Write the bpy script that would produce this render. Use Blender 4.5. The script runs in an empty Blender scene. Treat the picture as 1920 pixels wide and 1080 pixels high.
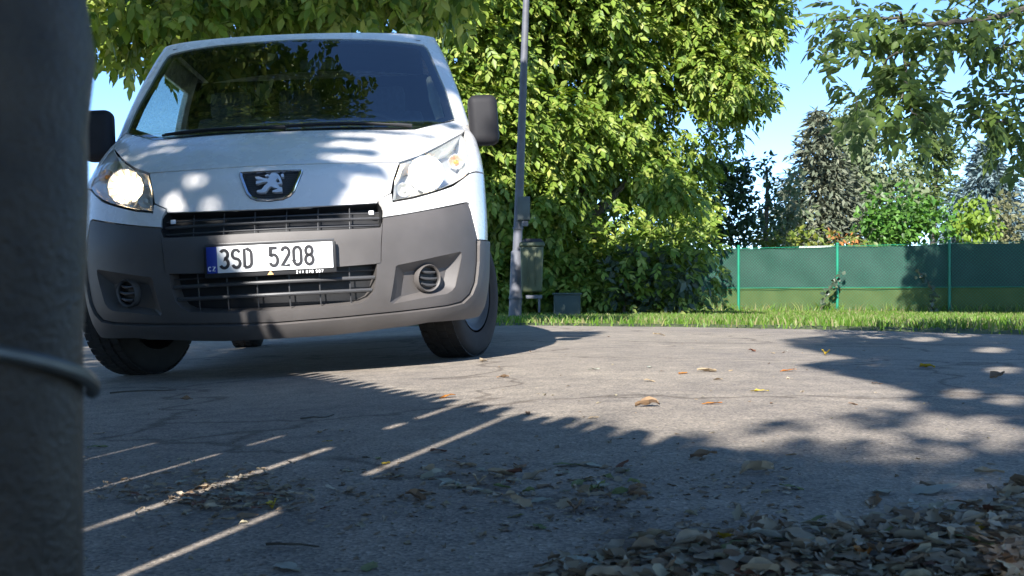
import bpy, bmesh, math, random
import numpy as np
from mathutils import Vector, Matrix, Euler
random.seed(7); RNG = np.random.default_rng(7)
scene = bpy.context.scene
COL = scene.collection
R = math.radians

# ------------------------------------------------------------------ camera, sky, sun, exposure
FPX, CAMH, YH = 2100.0, 0.3442, 555.88          # focal length and horizon row of a 1920x1080 frame
cam_d = bpy.data.cameras.new('camera'); cam = bpy.data.objects.new('camera', cam_d); COL.objects.link(cam)
cam.location = (0, 0, CAMH); cam.rotation_euler = (R(90), 0, 0)
cam_d.sensor_width = 36; cam_d.lens = FPX / 1920 * 36; cam_d.shift_y = (YH - 540) / 1920
cam_d.clip_start = .02; cam_d.clip_end = 3000
cam_d.dof.use_dof = True; cam_d.dof.focus_distance = 5.2; cam_d.dof.aperture_fstop = 22
scene.camera = cam

SUN_AZ, SUN_EL = R(16.5), R(33)                  # the way the light travels, clockwise from +Y; height of the sun
SH = Vector((math.sin(SUN_AZ), math.cos(SUN_AZ), 0)); TANE = math.tan(SUN_EL)
w = bpy.data.worlds.new('World'); scene.world = w; w.use_nodes = True
nt = w.node_tree; bg = nt.nodes['Background']
sky = nt.nodes.new('ShaderNodeTexSky'); sky.sky_type = 'NISHITA'; sky.sun_disc = False
sky.sun_elevation = SUN_EL; sky.sun_rotation = SUN_AZ + math.pi
sky.air_density = .5; sky.dust_density = 0; sky.ozone_density = 1.2
hsv = nt.nodes.new('ShaderNodeHueSaturation'); hsv.inputs['Saturation'].default_value = 1.14
nt.links.new(sky.outputs[0], hsv.inputs['Color']); nt.links.new(hsv.outputs[0], bg.inputs[0]); bg.inputs[1].default_value = .11
sd = bpy.data.lights.new('sun', 'SUN'); sun = bpy.data.objects.new('sun', sd); COL.objects.link(sun)
sd.energy = 3.6; sd.angle = R(.53); sd.color = (1, .965, .92)
ldir = Vector((SH.x * math.cos(SUN_EL), SH.y * math.cos(SUN_EL), -math.sin(SUN_EL)))
sun.rotation_euler = ldir.to_track_quat('-Z', 'Y').to_euler(); sun.location = (-4, -12, 12)
vs = scene.view_settings; vs.view_transform = 'Standard'; vs.look = 'None'; vs.exposure = 1.8; vs.gamma = 1
vs.use_curve_mapping = False
scene.cycles.max_bounces = 8; scene.cycles.transparent_max_bounces = 12; scene.cycles.use_denoising = True

# ------------------------------------------------------------------ helpers
def pick(o, **k):
    for a, b in k.items(): o[a] = b
    return o
def tag(o, label, cat, group=None):
    o['label'] = label; o['category'] = cat
    if group: o['group'] = group
    return o
def struct(o, label=None):
    o['kind'] = 'structure'
    if label: o['label'] = label; 
    return o
def empty(name, loc=(0, 0, 0), rot=(0, 0, 0)):
    o = bpy.data.objects.new(name, None); COL.objects.link(o); o.location = loc; o.rotation_euler = rot
    o.empty_display_size = .1
    return o
def link(name, me, mat=None, parent=None):
    o = bpy.data.objects.new(name, me); COL.objects.link(o)
    if mat is not None and len(me.materials) == 0: me.materials.append(mat)
    if parent is not None: o.parent = parent
    return o
def mesh(name, v, f, smooth=None):
    me = bpy.data.meshes.new(name); me.from_pydata([tuple(p) for p in v], [], f); me.update()
    if smooth is not None:
        me.shade_smooth()
        if smooth < 180: me.set_sharp_from_angle(angle=R(smooth))
    return me
class MB:
    """collects shapes of ONE part"""
    def __init__(s): s.v = []; s.f = []
    def add(s, v, f):
        n = len(s.v); s.v += [tuple(p) for p in v]; s.f += [tuple(i + n for i in q) for q in f]
    def box(s, c, d, rot=None, bev=.0):
        bm = bmesh.new(); bmesh.ops.create_cube(bm, size=1)
        bmesh.ops.scale(bm, vec=d, verts=bm.verts)
        if bev > 0: bmesh.ops.bevel(bm, geom=bm.edges[:], offset=bev, segments=2, affect='EDGES', profile=.6)
        M = Matrix.Translation(c) @ (rot.to_matrix().to_4x4() if rot is not None else Matrix())
        bmesh.ops.transform(bm, matrix=M, verts=bm.verts); s.bm(bm)
    def bm(s, bm):
        bm.verts.index_update(); s.add([v.co[:] for v in bm.verts], [[v.index for v in f.verts] for f in bm.faces]); bm.free()
    def tube(s, pts, rad, n=8, caps=True):
        pts = [Vector(p) for p in pts]; rad = rad if isinstance(rad, (list, tuple)) else [rad] * len(pts)
        v = []; f = []; prev = None
        for i, p in enumerate(pts):
            d = (pts[min(i + 1, len(pts) - 1)] - pts[max(i - 1, 0)])
            d = d.normalized() if d.length > 1e-9 else Vector((0, 0, 1))
            if prev is None: a = d.orthogonal().normalized()
            else:
                a = prev - d * prev.dot(d); a = a.normalized() if a.length > 1e-6 else d.orthogonal().normalized()
            prev = a; b = d.cross(a)
            for k in range(n):
                t = 2 * math.pi * k / n; v.append(p + (a * math.cos(t) + b * math.sin(t)) * rad[i])
        for i in range(len(pts) - 1):
            for k in range(n):
                k2 = (k + 1) % n; f.append((i * n + k, i * n + k2, (i + 1) * n + k2, (i + 1) * n + k))
        if caps:
            f.append(tuple(range(n))[::-1]); f.append(tuple((len(pts) - 1) * n + k for k in range(n)))
        s.add(v, f)
    def lathe(s, prof, n=24, M=None):
        """prof = (radius, height) pairs turned about Z"""
        v = []; f = []
        for r, z in prof:
            for k in range(n):
                t = 2 * math.pi * k / n; p = Vector((r * math.cos(t), r * math.sin(t), z)); v.append(M @ p if M else p)
        for i in range(len(prof) - 1):
            for k in range(n):
                k2 = (k + 1) % n; f.append((i * n + k, i * n + k2, (i + 1) * n + k2, (i + 1) * n + k))
        s.add(v, f)
    def prism(s, poly, M, depth):
        """closed (u,v) outline extruded by depth along local +z of M; fills concave outlines"""
        bm = bmesh.new(); vs_ = [bm.verts.new((a, b, 0)) for a, b in poly]
        es = [bm.edges.new((vs_[i], vs_[(i + 1) % len(vs_)])) for i in range(len(vs_))]
        r = bmesh.ops.triangle_fill(bm, edges=es, use_beauty=True)
        ex = bmesh.ops.extrude_face_region(bm, geom=bm.faces[:])
        bmesh.ops.translate(bm, vec=(0, 0, depth), verts=[g for g in ex['geom'] if isinstance(g, bmesh.types.BMVert)])
        bmesh.ops.recalc_face_normals(bm, faces=bm.faces[:])
        bmesh.ops.transform(bm, matrix=M, verts=bm.verts); s.bm(bm)
    def make(s, name, mat, parent=None, smooth=35):
        return link(name, mesh(name, s.v, s.f, smooth), mat, parent)

# ------------------------------------------------------------------ materials
def new_mat(name):
    m = bpy.data.materials.new(name); m.use_nodes = True; t = m.node_tree
    return m, t, t.nodes['Principled BSDF']
def N(t, typ, **k):
    n = t.nodes.new(typ)
    for a, b in k.items(): setattr(n, a, b)
    return n
def ramp(t, src, stops):
    r = N(t, 'ShaderNodeValToRGB'); e = r.color_ramp.elements
    while len(e) < len(stops): e.new(.5)
    for q, (p, c) in zip(e, stops): q.position = p; q.color = (*c, 1) if len(c) == 3 else c
    t.links.new(src, r.inputs[0]); return r.outputs[0]
def noise(t, scale, detail=4, rough=.55, coord='Object', dim=None):
    tc = N(t, 'ShaderNodeTexCoord'); n = N(t, 'ShaderNodeTexNoise'); n.inputs['Scale'].default_value = scale
    n.inputs['Detail'].default_value = detail; n.inputs['Roughness'].default_value = rough
    t.links.new(tc.outputs[coord], n.inputs['Vector']); return n.outputs[0]
def bump(t, src, bsdf, strength=.3, dist=.01):
    b = N(t, 'ShaderNodeBump'); b.inputs['Strength'].default_value = strength; b.inputs['Distance'].default_value = dist
    t.links.new(src, b.inputs['Height']); t.links.new(b.outputs[0], bsdf.inputs['Normal'])
def plain(name, col, rough=.5, metal=0, var=.12, scale=8, bstr=0, coat=0, bscale=None, spec=.5):
    m, t, b = new_mat(name)
    c0 = tuple(max(0, x * (1 - var)) for x in col); c1 = tuple(min(1, x * (1 + var)) for x in col)
    n = noise(t, scale); t.links.new(ramp(t, n, [(.3, c0), (.7, c1)]), b.inputs['Base Color'])
    b.inputs['Roughness'].default_value = rough; b.inputs['Metallic'].default_value = metal
    b.inputs['Coat Weight'].default_value = coat; b.inputs['Coat Roughness'].default_value = .05
    b.inputs['Specular IOR Level'].default_value = spec
    if bstr: bump(t, noise(t, bscale or scale * 12, 3), b, bstr, .002)
    return m
def emit(name, col, strength):
    m, t, b = new_mat(name); b.inputs['Emission Color'].default_value = (*col, 1); b.inputs['Emission Strength'].default_value = strength
    b.inputs['Base Color'].default_value = (*col, 1); return m
def leaf_mat(name, cols, trans=.35, rough=.45, spec=.35, tv=1.3, ts=1.15):
    """leaf colours vary from leaf to leaf"""
    m, t, b = new_mat(name); out = t.nodes['Material Output']
    g = N(t, 'ShaderNodeNewGeometry'); oi = N(t, 'ShaderNodeObjectInfo')
    a = N(t, 'ShaderNodeMath', operation='ADD'); t.links.new(g.outputs['Random Per Island'], a.inputs[0]); t.links.new(oi.outputs['Random'], a.inputs[1])
    fr = N(t, 'ShaderNodeMath', operation='FRACT'); t.links.new(a.outputs[0], fr.inputs[0])
    k = len(cols); c = ramp(t, fr.outputs[0], [((i + .5) / k, x) for i, x in enumerate(cols)])
    t.links.new(c, b.inputs['Base Color']); b.inputs['Roughness'].default_value = rough; b.inputs['Specular IOR Level'].default_value = spec
    tr = N(t, 'ShaderNodeBsdfTranslucent')
    hs = N(t, 'ShaderNodeHueSaturation'); hs.inputs['Saturation'].default_value = ts; hs.inputs['Value'].default_value = tv; hs.inputs['Hue'].default_value = .485
    t.links.new(c, hs.inputs['Color']); t.links.new(hs.outputs[0], tr.inputs[0])
    mx = N(t, 'ShaderNodeMixShader'); mx.inputs[0].default_value = trans
    t.links.new(b.outputs[0], mx.inputs[1]); t.links.new(tr.outputs[0], mx.inputs[2]); t.links.new(mx.outputs[0], out.inputs[0])
    return m

M = {}
def asphalt_mat():
    m, t, b = new_mat('asphalt')
    big = noise(t, .7, 5, .6); fine = noise(t, 130, 3, .7); mid = noise(t, 9, 5, .65)
    tc = N(t, 'ShaderNodeTexCoord'); vo = N(t, 'ShaderNodeTexVoronoi'); vo.inputs['Scale'].default_value = 190
    t.links.new(tc.outputs['Object'], vo.inputs['Vector'])
    c1 = ramp(t, vo.outputs['Color'], [(.0, (.138, .126, .112)), (.45, (.282, .250, .212)), (.8, (.355, .313, .263)), (1, (.52, .45, .375))])
    c2 = ramp(t, mid, [(.3, (.72, .72, .73)), (.7, (1.12, 1.1, 1.07))])
    mu = N(t, 'ShaderNodeMix', data_type='RGBA', blend_type='MULTIPLY'); mu.inputs[0].default_value = 1
    t.links.new(c1, mu.inputs[6]); t.links.new(c2, mu.inputs[7])
    c3 = ramp(t, big, [(.33, (.8, .79, .8)), (.62, (1.08, 1.06, 1.02))])
    mu2 = N(t, 'ShaderNodeMix', data_type='RGBA', blend_type='MULTIPLY'); mu2.inputs[0].default_value = 1
    t.links.new(mu.outputs[2], mu2.inputs[6]); t.links.new(c3, mu2.inputs[7])
    tc2 = N(t, 'ShaderNodeTexCoord'); wn = N(t, 'ShaderNodeTexNoise'); wn.inputs['Scale'].default_value = 2.2; wn.inputs['Detail'].default_value = 6
    t.links.new(tc2.outputs['Object'], wn.inputs['Vector'])
    mxv = N(t, 'ShaderNodeMix', data_type='RGBA', blend_type='LINEAR_LIGHT'); mxv.inputs[0].default_value = .35
    t.links.new(tc2.outputs['Object'], mxv.inputs[6]); t.links.new(wn.outputs['Color'], mxv.inputs[7])
    cr = N(t, 'ShaderNodeTexVoronoi', feature='DISTANCE_TO_EDGE'); cr.inputs['Scale'].default_value = .55; t.links.new(mxv.outputs[2], cr.inputs['Vector'])
    cc = ramp(t, cr.outputs['Distance'], [(.0, (.42, .40, .39)), (.006, (.62, .60, .59)), (.014, (1, 1, 1))])
    mu3 = N(t, 'ShaderNodeMix', data_type='RGBA', blend_type='MULTIPLY'); mu3.inputs[0].default_value = .8
    t.links.new(mu2.outputs[2], mu3.inputs[6]); t.links.new(cc, mu3.inputs[7])
    t.links.new(mu3.outputs[2], b.inputs['Base Color']); b.inputs['Roughness'].default_value = .85; b.inputs['Specular IOR Level'].default_value = .25
    ad = N(t, 'ShaderNodeMath', operation='ADD'); t.links.new(vo.outputs['Distance'], ad.inputs[0]); t.links.new(fine, ad.inputs[1])
    bump(t, ad.outputs[0], b, .55, .003)
    return m
M['asphalt'] = asphalt_mat()
M['soil'] = plain('lawn_soil', (.055, .075, .022), .95, var=.4, scale=3, bstr=.4)
M['grass'] = leaf_mat('grass_blade', [(0.073, 0.159, 0.015), (0.110, 0.220, 0.022), (0.146, 0.256, 0.034), (0.183, 0.244, 0.061), (0.268, 0.244, 0.110)], .35, .5)
def paint_mat():
    m, t, b = new_mat('white_paint')
    n = noise(t, 3, 5, .6); t.links.new(ramp(t, n, [(.3, (.80, .775, .74)), (.7, (.86, .83, .79))]), b.inputs['Base Color'])
    t.links.new(ramp(t, noise(t, 14, 4), [(.3, (.24,) * 3), (.7, (.30,) * 3)]), b.inputs['Roughness'])
    b.inputs['Coat Weight'].default_value = .6; b.inputs['Coat Roughness'].default_value = .08
    return m
M['paint'] = paint_mat()
M['grey'] = plain('grey_bumper_plastic', (.094, .085, .080), .55, var=.22, scale=3, bstr=.25, bscale=900)
M['black'] = plain('black_plastic', (.016, .016, .017), .5, var=.2, scale=9, bstr=.15, bscale=500)
M['mirror_shell'] = plain('mirror_plastic', (.022, .021, .023), .6, var=.15, scale=6, bstr=.2, bscale=700, spec=.2)
M['grille'] = plain('grille_plastic', (.06, .06, .062), .35, var=.15, scale=6)
M['rubber'] = plain('tyre_rubber', (.018, .017, .016), .85, var=.3, scale=12, bstr=.4, bscale=90)
M['steel'] = plain('wheel_cover', (.035, .034, .034), .5, .2, var=.2)
M['chrome'] = plain('chrome', (.75, .75, .77), .12, 1, var=.05)
M['emblem'] = plain('emblem_silver', (.72, .72, .74), .35, .3, var=.04)
M['reflector'] = plain('reflector_chrome', (.80, .80, .78), .30, .55, var=.05)
M['seal'] = plain('black_glass_border', (.012, .012, .013), .25, var=.2)
M['inside'] = plain('cab_dark', (.022, .021, .021), .8, var=.2)
M['dash'] = plain('dashboard', (.035, .034, .034), .7, var=.2, bstr=.2)
M['seat'] = plain('seat_fabric', (.045, .05, .062), .95, var=.25, scale=40)
M['rimgrey'] = plain('steering_wheel_grey', (.05, .05, .05), .5)
M['belt'] = plain('seat_belt_pale', (.32, .33, .29), .7)
M['bulb'] = emit('lit_bulb', (1, .76, .46), 8)
M['glow'] = emit('lit_filament_shield', (1, .80, .52), 9)
M['amber'] = plain('amber_bulb', (.75, .28, .05), .3)
M['plate_white'] = plain('plate_white', (.80, .80, .79), .4, var=.03)
M['plate_black'] = plain('plate_black', (.012, .012, .016), .45)
M['plate_blue'] = plain('plate_blue', (.012, .035, .26), .4, var=.08)
M['orange'] = plain('orange_print', (.75, .42, .18), .5)
M['white_print'] = plain('white_print', (.8, .8, .8), .5)
M['galv'] = plain('galvanised_steel', (.115, .118, .135), .6, .1, var=.2, scale=7, bstr=.2)
M['bin_green'] = plain('bin_green', (.075, .088, .042), .5, var=.2, scale=5, bstr=.1)
M['bin_lid'] = plain('bin_lid_dark', (.02, .02, .02), .5)
M['box_grey'] = plain('utility_box_grey', (.09, .105, .10), .6, var=.15)
M['post_dark'] = plain('gate_post_paint', (.040, .031, .021), .5, 0, var=.5, scale=30, bstr=.5, spec=.3)
M['wire'] = plain('old_wire', (.10, .098, .085), .4, .6, var=.25, scale=60)
M['plank'] = plain('gate_plank', (.10, .075, .05), .8, var=.35, scale=9, bstr=.4)
M['fence_green'] = plain('fence_post_green', (.012, .20, .115), .4, var=.12)
M['bark'] = plain('bark', (.085, .068, .05), .95, var=.4, scale=14, bstr=.9, bscale=30)
M['twig'] = plain('twig_bark', (.07, .06, .045), .9, var=.3, scale=20)
M['white_wood'] = plain('white_wood', (.7, .69, .65), .6)
def glass(name, tint, refl, rough=0.0):
    m, t, b = new_mat(name); out = t.nodes['Material Output']; t.nodes.remove(b)
    tr = N(t, 'ShaderNodeBsdfTransparent'); tr.inputs[0].default_value = (*tint, 1)
    gl = N(t, 'ShaderNodeBsdfGlossy'); gl.inputs['Roughness'].default_value = rough; gl.inputs[0].default_value = (.96, .97, 1, 1)
    lw = N(t, 'ShaderNodeLayerWeight'); lw.inputs[0].default_value = .5        # Schlick: the same from both sides of the pane
    pw = N(t, 'ShaderNodeMath', operation='POWER'); t.links.new(lw.outputs['Facing'], pw.inputs[0]); pw.inputs[1].default_value = 4
    fr = N(t, 'ShaderNodeMath', operation='MULTIPLY_ADD'); t.links.new(pw.outputs[0], fr.inputs[0]); fr.inputs[1].default_value = 1 - refl; fr.inputs[2].default_value = refl
    mx = N(t, 'ShaderNodeMixShader'); t.links.new(fr.outputs[0], mx.inputs[0]); t.links.new(tr.outputs[0], mx.inputs[1]); t.links.new(gl.outputs[0], mx.inputs[2])
    t.links.new(mx.outputs[0], out.inputs[0]); return m
M['screen_glass'] = glass('windscreen_glass', (.66, .72, .70), .20)
M['side_glass'] = glass('side_window_glass', (.72, .88, .86), .05)
M['lens'] = glass('headlight_lens', (.93, .93, .92), .05, .02)
def cloth(name, cols, alpha, scale):
    m, t, b = new_mat(name); out = t.nodes['Material Output']
    n = noise(t, scale, 4); c = ramp(t, n, [(.3, cols[0]), (.7, cols[1])]); t.links.new(c, b.inputs['Base Color']); b.inputs['Roughness'].default_value = .8
    b.inputs['Specular IOR Level'].default_value = .2
    tl = N(t, 'ShaderNodeBsdfTranslucent'); t.links.new(c, tl.inputs[0])
    m1 = N(t, 'ShaderNodeMixShader'); m1.inputs[0].default_value = .25; t.links.new(b.outputs[0], m1.inputs[1]); t.links.new(tl.outputs[0], m1.inputs[2])
    tr = N(t, 'ShaderNodeBsdfTransparent'); m2 = N(t, 'ShaderNodeMixShader'); m2.inputs[0].default_value = alpha
    t.links.new(m1.outputs[0], m2.inputs[1]); t.links.new(tr.outputs[0], m2.inputs[2]); t.links.new(m2.outputs[0], out.inputs[0]); return m
M['screen_cloth'] = cloth('green_screen_cloth', [(.036, .070, .058), (.048, .086, .070)], .0, 2.5)
M['net_cloth'] = cloth('pale_olive_net', [(.078, .104, .030), (.11, .135, .044)], .0, 3)

# ------------------------------------------------------------------ ground shape
VX, VY, VYAW, VROLL = -.9817, 4.6748, .0632, .0512       # where the van stands and how it leans with the camber
def gz(x, y):
    u = (x - VX) * math.cos(VYAW) + (y - VY) * math.sin(VYAW)
    s = math.tan(VROLL); a = abs(u)
    z = s * math.copysign(a if a < .9 else .9 + .35 * (1 - math.exp(-(a - .9) / .35)), u)
    k = min(1, max(0, (y - 9) / 7)); k = k * k * (3 - 2 * k)          # the verge falls away gently towards the fence
    return z * (1 - k) + (-.01) * k
def pt(px, py, d):                                      # a design point: pixel of the 1920 wide frame at depth d
    return Vector(((px - 960) / FPX * d, d, CAMH + (YH - py) / FPX * d))
def gpt(px, py):
    z = 0
    for _ in range(30):
        d = (CAMH - z) * FPX / (py - YH); x = (px - 960) / FPX * d; z = .5 * z + .5 * gz(x, d)
    return Vector((x, d, gz(x, d)))
def to_px(p):
    return 960 + FPX * p[0] / p[1], YH - FPX * (p[2] - CAMH) / p[1]
def inpoly(x, y, poly):
    c = False; j = len(poly) - 1
    for i in range(len(poly)):
        xi, yi = poly[i]; xj, yj = poly[j]
        if (yi > y) != (yj > y) and x < (xj - xi) * (y - yi) / (yj - yi) + xi: c = not c
        j = i
    return c
def lerp(tab, x):
    if x <= tab[0][0]: return tab[0][1]
    for (a, b), (c, d) in zip(tab, tab[1:]):
        if x <= c: return b + (d - b) * (x - a) / (c - a)
    return tab[-1][1]
VERGE = [(-40, 40), (-14, 20.5), (-6, 15.6), (-.23, 12.28), (1.7, 10.48), (2.84, 9.32), (3.73, 8.16), (6, 5.0), (9, 1.0), (14, -5)]

xs = np.concatenate([np.linspace(-14, -3, 30), np.linspace(-2.8, 2.8, 57), np.linspace(3, 11, 34)])
v = []; f = []; NR = 120
for x in xs:
    y1 = lerp(VERGE, x)
    for j in range(NR):
        s = j / (NR - 1); y = -6 + (y1 + 6) * s
        wob = .0 if j < NR - 1 else .06 * math.sin(x * 5.1) + .04 * math.sin(x * 13.7)
        v.append((x, y + wob, gz(x, y)))
for i in range(len(xs) - 1):
    for j in range(NR - 1):
        a = i * NR + j; f.append((a, a + NR, a + NR + 1, a + 1))
struct(link('asphalt_road', mesh('asphalt_road', v, f, 180), M['asphalt']), 'grey worn asphalt of the drive')
# lawn sheet to the horizon, just below the asphalt where they overlap
def sheet(x0, x1, y0, y1, nx, ny, zf):
    v = []; f = []
    for i in range(nx):
        for j in range(ny):
            x = x0 + (x1 - x0) * i / (nx - 1); y = y0 + (y1 - y0) * j / (ny - 1); v.append((x, y, zf(x, y)))
    for i in range(nx - 1):
        for j in range(ny - 1):
            a = i * ny + j; f.append((a, a + ny, a + ny + 1, a + 1))
    return v, f
def zlawn(x, y):
    d = y - lerp(VERGE, x)
    return gz(x, y) + (-.05 if d < -.3 else -.05 + .075 * min(1, (d + .3) / .5))
v1, f1 = sheet(-40, 40, -30, 45, 161, 151, zlawn)
n = len(v1); big = [(-1500, -1500), (1500, -1500), (1500, 1500), (-1500, 1500)]; small = [(-40, -30), (40, -30), (40, 45), (-40, 45)]
v1 += [(x, y, -.06) for x, y in big] + [(x, y, -.04) for x, y in small]
for i in range(4): f1.append((n + i, n + (i + 1) % 4, n + 4 + (i + 1) % 4, n + 4 + i))
struct(link('lawn_ground', mesh('lawn_ground', v1, f1, 180), M['soil']), 'green lawn and verge beyond the asphalt')
# grass blades on the verge
gv = []; gf = []
def blades(cnt, xr, yr, hmin, hmax, cond):
    k = 0
    while k < cnt:
        x = random.uniform(*xr); y = random.uniform(*yr)
        if not cond(x, y): continue
        k += 1
        h = random.uniform(hmin, hmax); a = random.uniform(0, 6.28); w_ = random.uniform(.0025, .005) * (1 + y / 14); lx, ly = random.gauss(0, .35) * h, random.gauss(0, .35) * h
        z = zlawn(x, y); n = len(gv); ca, sa = math.cos(a) * w_, math.sin(a) * w_
        gv.extend([(x - ca, y - sa, z), (x + ca, y + sa, z), (x + lx * .4 + ca * .8, y + ly * .4 + sa * .8, z + h * .6), (x + lx * .4 - ca * .8, y + ly * .4 - sa * .8, z + h * .6), (x + lx, y + ly, z + h)])
        gf.extend([(n, n + 1, n + 2, n + 3), (n + 3, n + 2, n + 4)])
def verge_ok(x, y):
    d = y - lerp(VERGE, x); return d > -.05 and abs(x) < y * .5 + .6
blades(84000, (-6, 10), (7.2, 24), .02, .095, lambda x, y: verge_ok(x, y) and (y - lerp(VERGE, x) > .25 or random.random() < .5))
blades(1500, (3, 10), (16, 23), .08, .24, lambda x, y: verge_ok(x, y) and abs(y - (22 - (x - 4.45) * .6325)) < .5)
g = link('grass', mesh('grass', gv, gf), M['grass']); g['kind'] = 'stuff'; g['label'] = 'short bright green grass along the verge'

# ------------------------------------------------------------------ the van: a measured skin (t, z) -> point, panels cut out of it
def hermite(tab, z):
    if z <= tab[0][0]: return tab[0][1]
    for i in range(len(tab) - 1):
        if z <= tab[i + 1][0]:
            x0, y0 = tab[i]; x1, y1 = tab[i + 1]; h = x1 - x0
            m0 = (y1 - tab[i - 1][1]) / (x1 - tab[i - 1][0]) if i > 0 else (y1 - y0) / h
            m1 = (tab[i + 2][1] - y0) / (tab[i + 2][0] - x0) if i + 2 < len(tab) else (y1 - y0) / h
            s = (z - x0) / h
            return (2 * s**3 - 3 * s**2 + 1) * y0 + (s**3 - 2 * s**2 + s) * h * m0 + (-2 * s**3 + 3 * s**2) * y1 + (s**3 - s**2) * h * m1
    return tab[-1][1]
YC = [(.12, .14), (.18, .075), (.23, .035), (.30, .012), (.40, 0), (.52, 0), (.60, .008), (.66, .03), (.71, .055), (.77, .082), (.83, .11), (.88, .14), (.915, .175), (.96, .25), (1.02, .355), (1.08, .475), (1.13, .585), (1.165, .675), (1.20, .73), (1.30, .83), (1.50, 1.035), (1.70, 1.245), (1.745, 1.30)]
WT = [(.12, .84), (.18, .86), (.25, .895), (.35, .918), (.5, .932), (.65, .94), (.85, .940), (1.0, .932), (1.1, .918), (1.2, .893), (1.4, .848), (1.6, .795), (1.745, .742)]
RT = [(.12, .60), (.5, .62), (.8, .60), (.95, .54), (1.1, .46), (1.2, .38), (1.4, .32), (1.6, .28), (1.745, .24)]
def chart(t, z):
    W = hermite(WT, z); Rr = hermite(RT, z); y0 = hermite(YC, z); s = 1 if t >= 0 else -1; a = abs(t)
    if a <= 1:
        th = a * math.pi / 2; return Vector((s * W * math.sin(th), y0 + Rr * (1 - math.cos(th)), z))
    return Vector((s * W, y0 + Rr + (a - 1), z))
def cnormal(t, z):
    e = 1e-3; a = chart(t + e, z) - chart(t - e, z); b = chart(t, z + e) - chart(t, z - e)
    return a.cross(b).normalized()
def cpt(t, z, off=0.0):
    p = chart(t, z)
    return p + cnormal(t, z) * off if off else p
def X(x, z):                                            # outline point given by half width
    W = hermite(WT, z); return (math.asin(max(-1, min(1, x / W))) / (math.pi / 2), z)
def Yt(y, z):                                           # outline point on the flank given by the distance behind the nose
    return (1 + y - hermite(YC, z) - hermite(RT, z), z)
def half(pts): return [X(*p) if len(p) == 2 else ((p[0], p[1]) if p[2] == 't' else Yt(p[0], p[1])) for p in pts]
def mir(pts): return [(-t, z) for t, z in pts]
def sym(pts):                                           # right half given from the middle out and back to the middle
    return pts + [(-t, z) for t, z in reversed(pts) if abs(t) > 1e-6]
def panel(name, loops, mat, parent, off=0.0, thick=.018, st=.05, sz=.045, lip=.003):
    bm = bmesh.new(); es = []
    for lp in loops:
        vv = []
        for i in range(len(lp)):                        # densify the outline a little
            (a, b), (c, d) = lp[i], lp[(i + 1) % len(lp)]
            k = max(1, int(math.hypot((c - a) * 1.3, d - b) / .05))
            for j in range(k): vv.append(bm.verts.new((a + (c - a) * j / k, b + (d - b) * j / k, 0)))
        for i in range(len(vv)): es.append(bm.edges.new((vv[i], vv[(i + 1) % len(vv)])))
    bmesh.ops.triangle_fill(bm, edges=es, use_beauty=True, normal=(0, 0, 1))
    tl = [p[0] for lp in loops for p in lp]; zl = [p[1] for lp in loops for p in lp]
    for axis, lo, hi, stp in ((0, min(tl), max(tl), st), (1, min(zl), max(zl), sz)):
        k = math.ceil(lo / stp)
        while k * stp < hi:
            co = [0, 0, 0]; co[axis] = k * stp; no = [0, 0, 0]; no[axis] = 1
            bmesh.ops.bisect_plane(bm, geom=bm.verts[:] + bm.edges[:] + bm.faces[:], plane_co=co, plane_no=no, dist=1e-6); k += 1
    bmesh.ops.triangulate(bm, faces=[q for q in bm.faces if len(q.verts) > 4])
    bm.verts.index_update()
    V = []; NO = []; F = []
    for q in bm.verts:
        t, z = q.co.x, q.co.y; nn = cnormal(t, z); V.append(chart(t, z) + nn * off); NO.append(nn)
    for q in bm.faces:
        ids = [x.index for x in q.verts]
        fn = (V[ids[1]] - V[ids[0]]).cross(V[ids[2]] - V[ids[0]])
        if fn.dot(NO[ids[0]]) < 0: ids = ids[::-1]
        F.append(ids)
    # rounded lip and returned edge, unshared vertices so the face stays smooth
    for e in bm.edges:
        if len(e.link_faces) != 1: continue
        a, b = e.verts; fc = e.link_faces[0].calc_center_median()
        base = len(V)
        for q in (a, b):
            t, z = q.co.x, q.co.y; nn = cnormal(t, z); p = chart(t, z); V.append(p + nn * off); V.append(p + nn * (off - thick)); 
        out = (Vector(V[base]) + Vector(V[base + 2])) / 2 - (chart(fc.x, fc.y) + cnormal(fc.x, fc.y) * off)
        ids = [base, base + 1, base + 3, base + 2]
        fn = (V[ids[1]] - V[ids[0]]).cross(V[ids[2]] - V[ids[0]])
        if fn.dot(out) < 0: ids = ids[::-1]; fn = -fn
        fn = fn.normalized() if fn.length > 1e-12 else Vector((0, 0, 1))
        NO += [fn] * 4; F.append(ids)
    bm.free()
    me = mesh(name, V, F, 180); me.normals_split_custom_set_from_vertices([tuple(q) for q in NO])
    return link(name, me, mat, parent)

van = empty('delivery_van', (VX, VY, 0), (0, -VROLL, VYAW))
tag(van, 'white van with dark grey bumper and lit headlights standing on the asphalt', 'van')
CZ = '3SD 5208'
# --- outlines (half width, height) measured from the nose
seam = [(0, .914), (.25, .913), (.40, .913), (.545, .916)]
hl_top = [(.63, .950), (.715, 1.004), (.79, 1.062)]
bon = half([(0, .915), (.25, .914), (.40, .914), (.549, .918)] + [(.632, .954), (.715, 1.009), (.79, 1.068), (.858, 1.128), (.852, 1.17), (.826, 1.198), (.72, 1.160), (.618, 1.114), (.5, 1.109), (.25, 1.112), (0, 1.113)])
panel('bonnet', [sym(bon)], M['paint'], van)
badge_h = [(0, .884), (.09, .883), (.137, .882), (.135, .868), (.122, .833), (.103, .785), (.085, .764), (.055, .751), (0, .746)]
fp = half([(0, .910), (.25, .909), (.40, .909), (.543, .911), (.516, .824), (.505, .772), (.450, .744), (.446, .727), (.3, .721), (0, .715)])
panel('front_panel', [sym(fp), sym(half(badge_h))], M['paint'], van)
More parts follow.
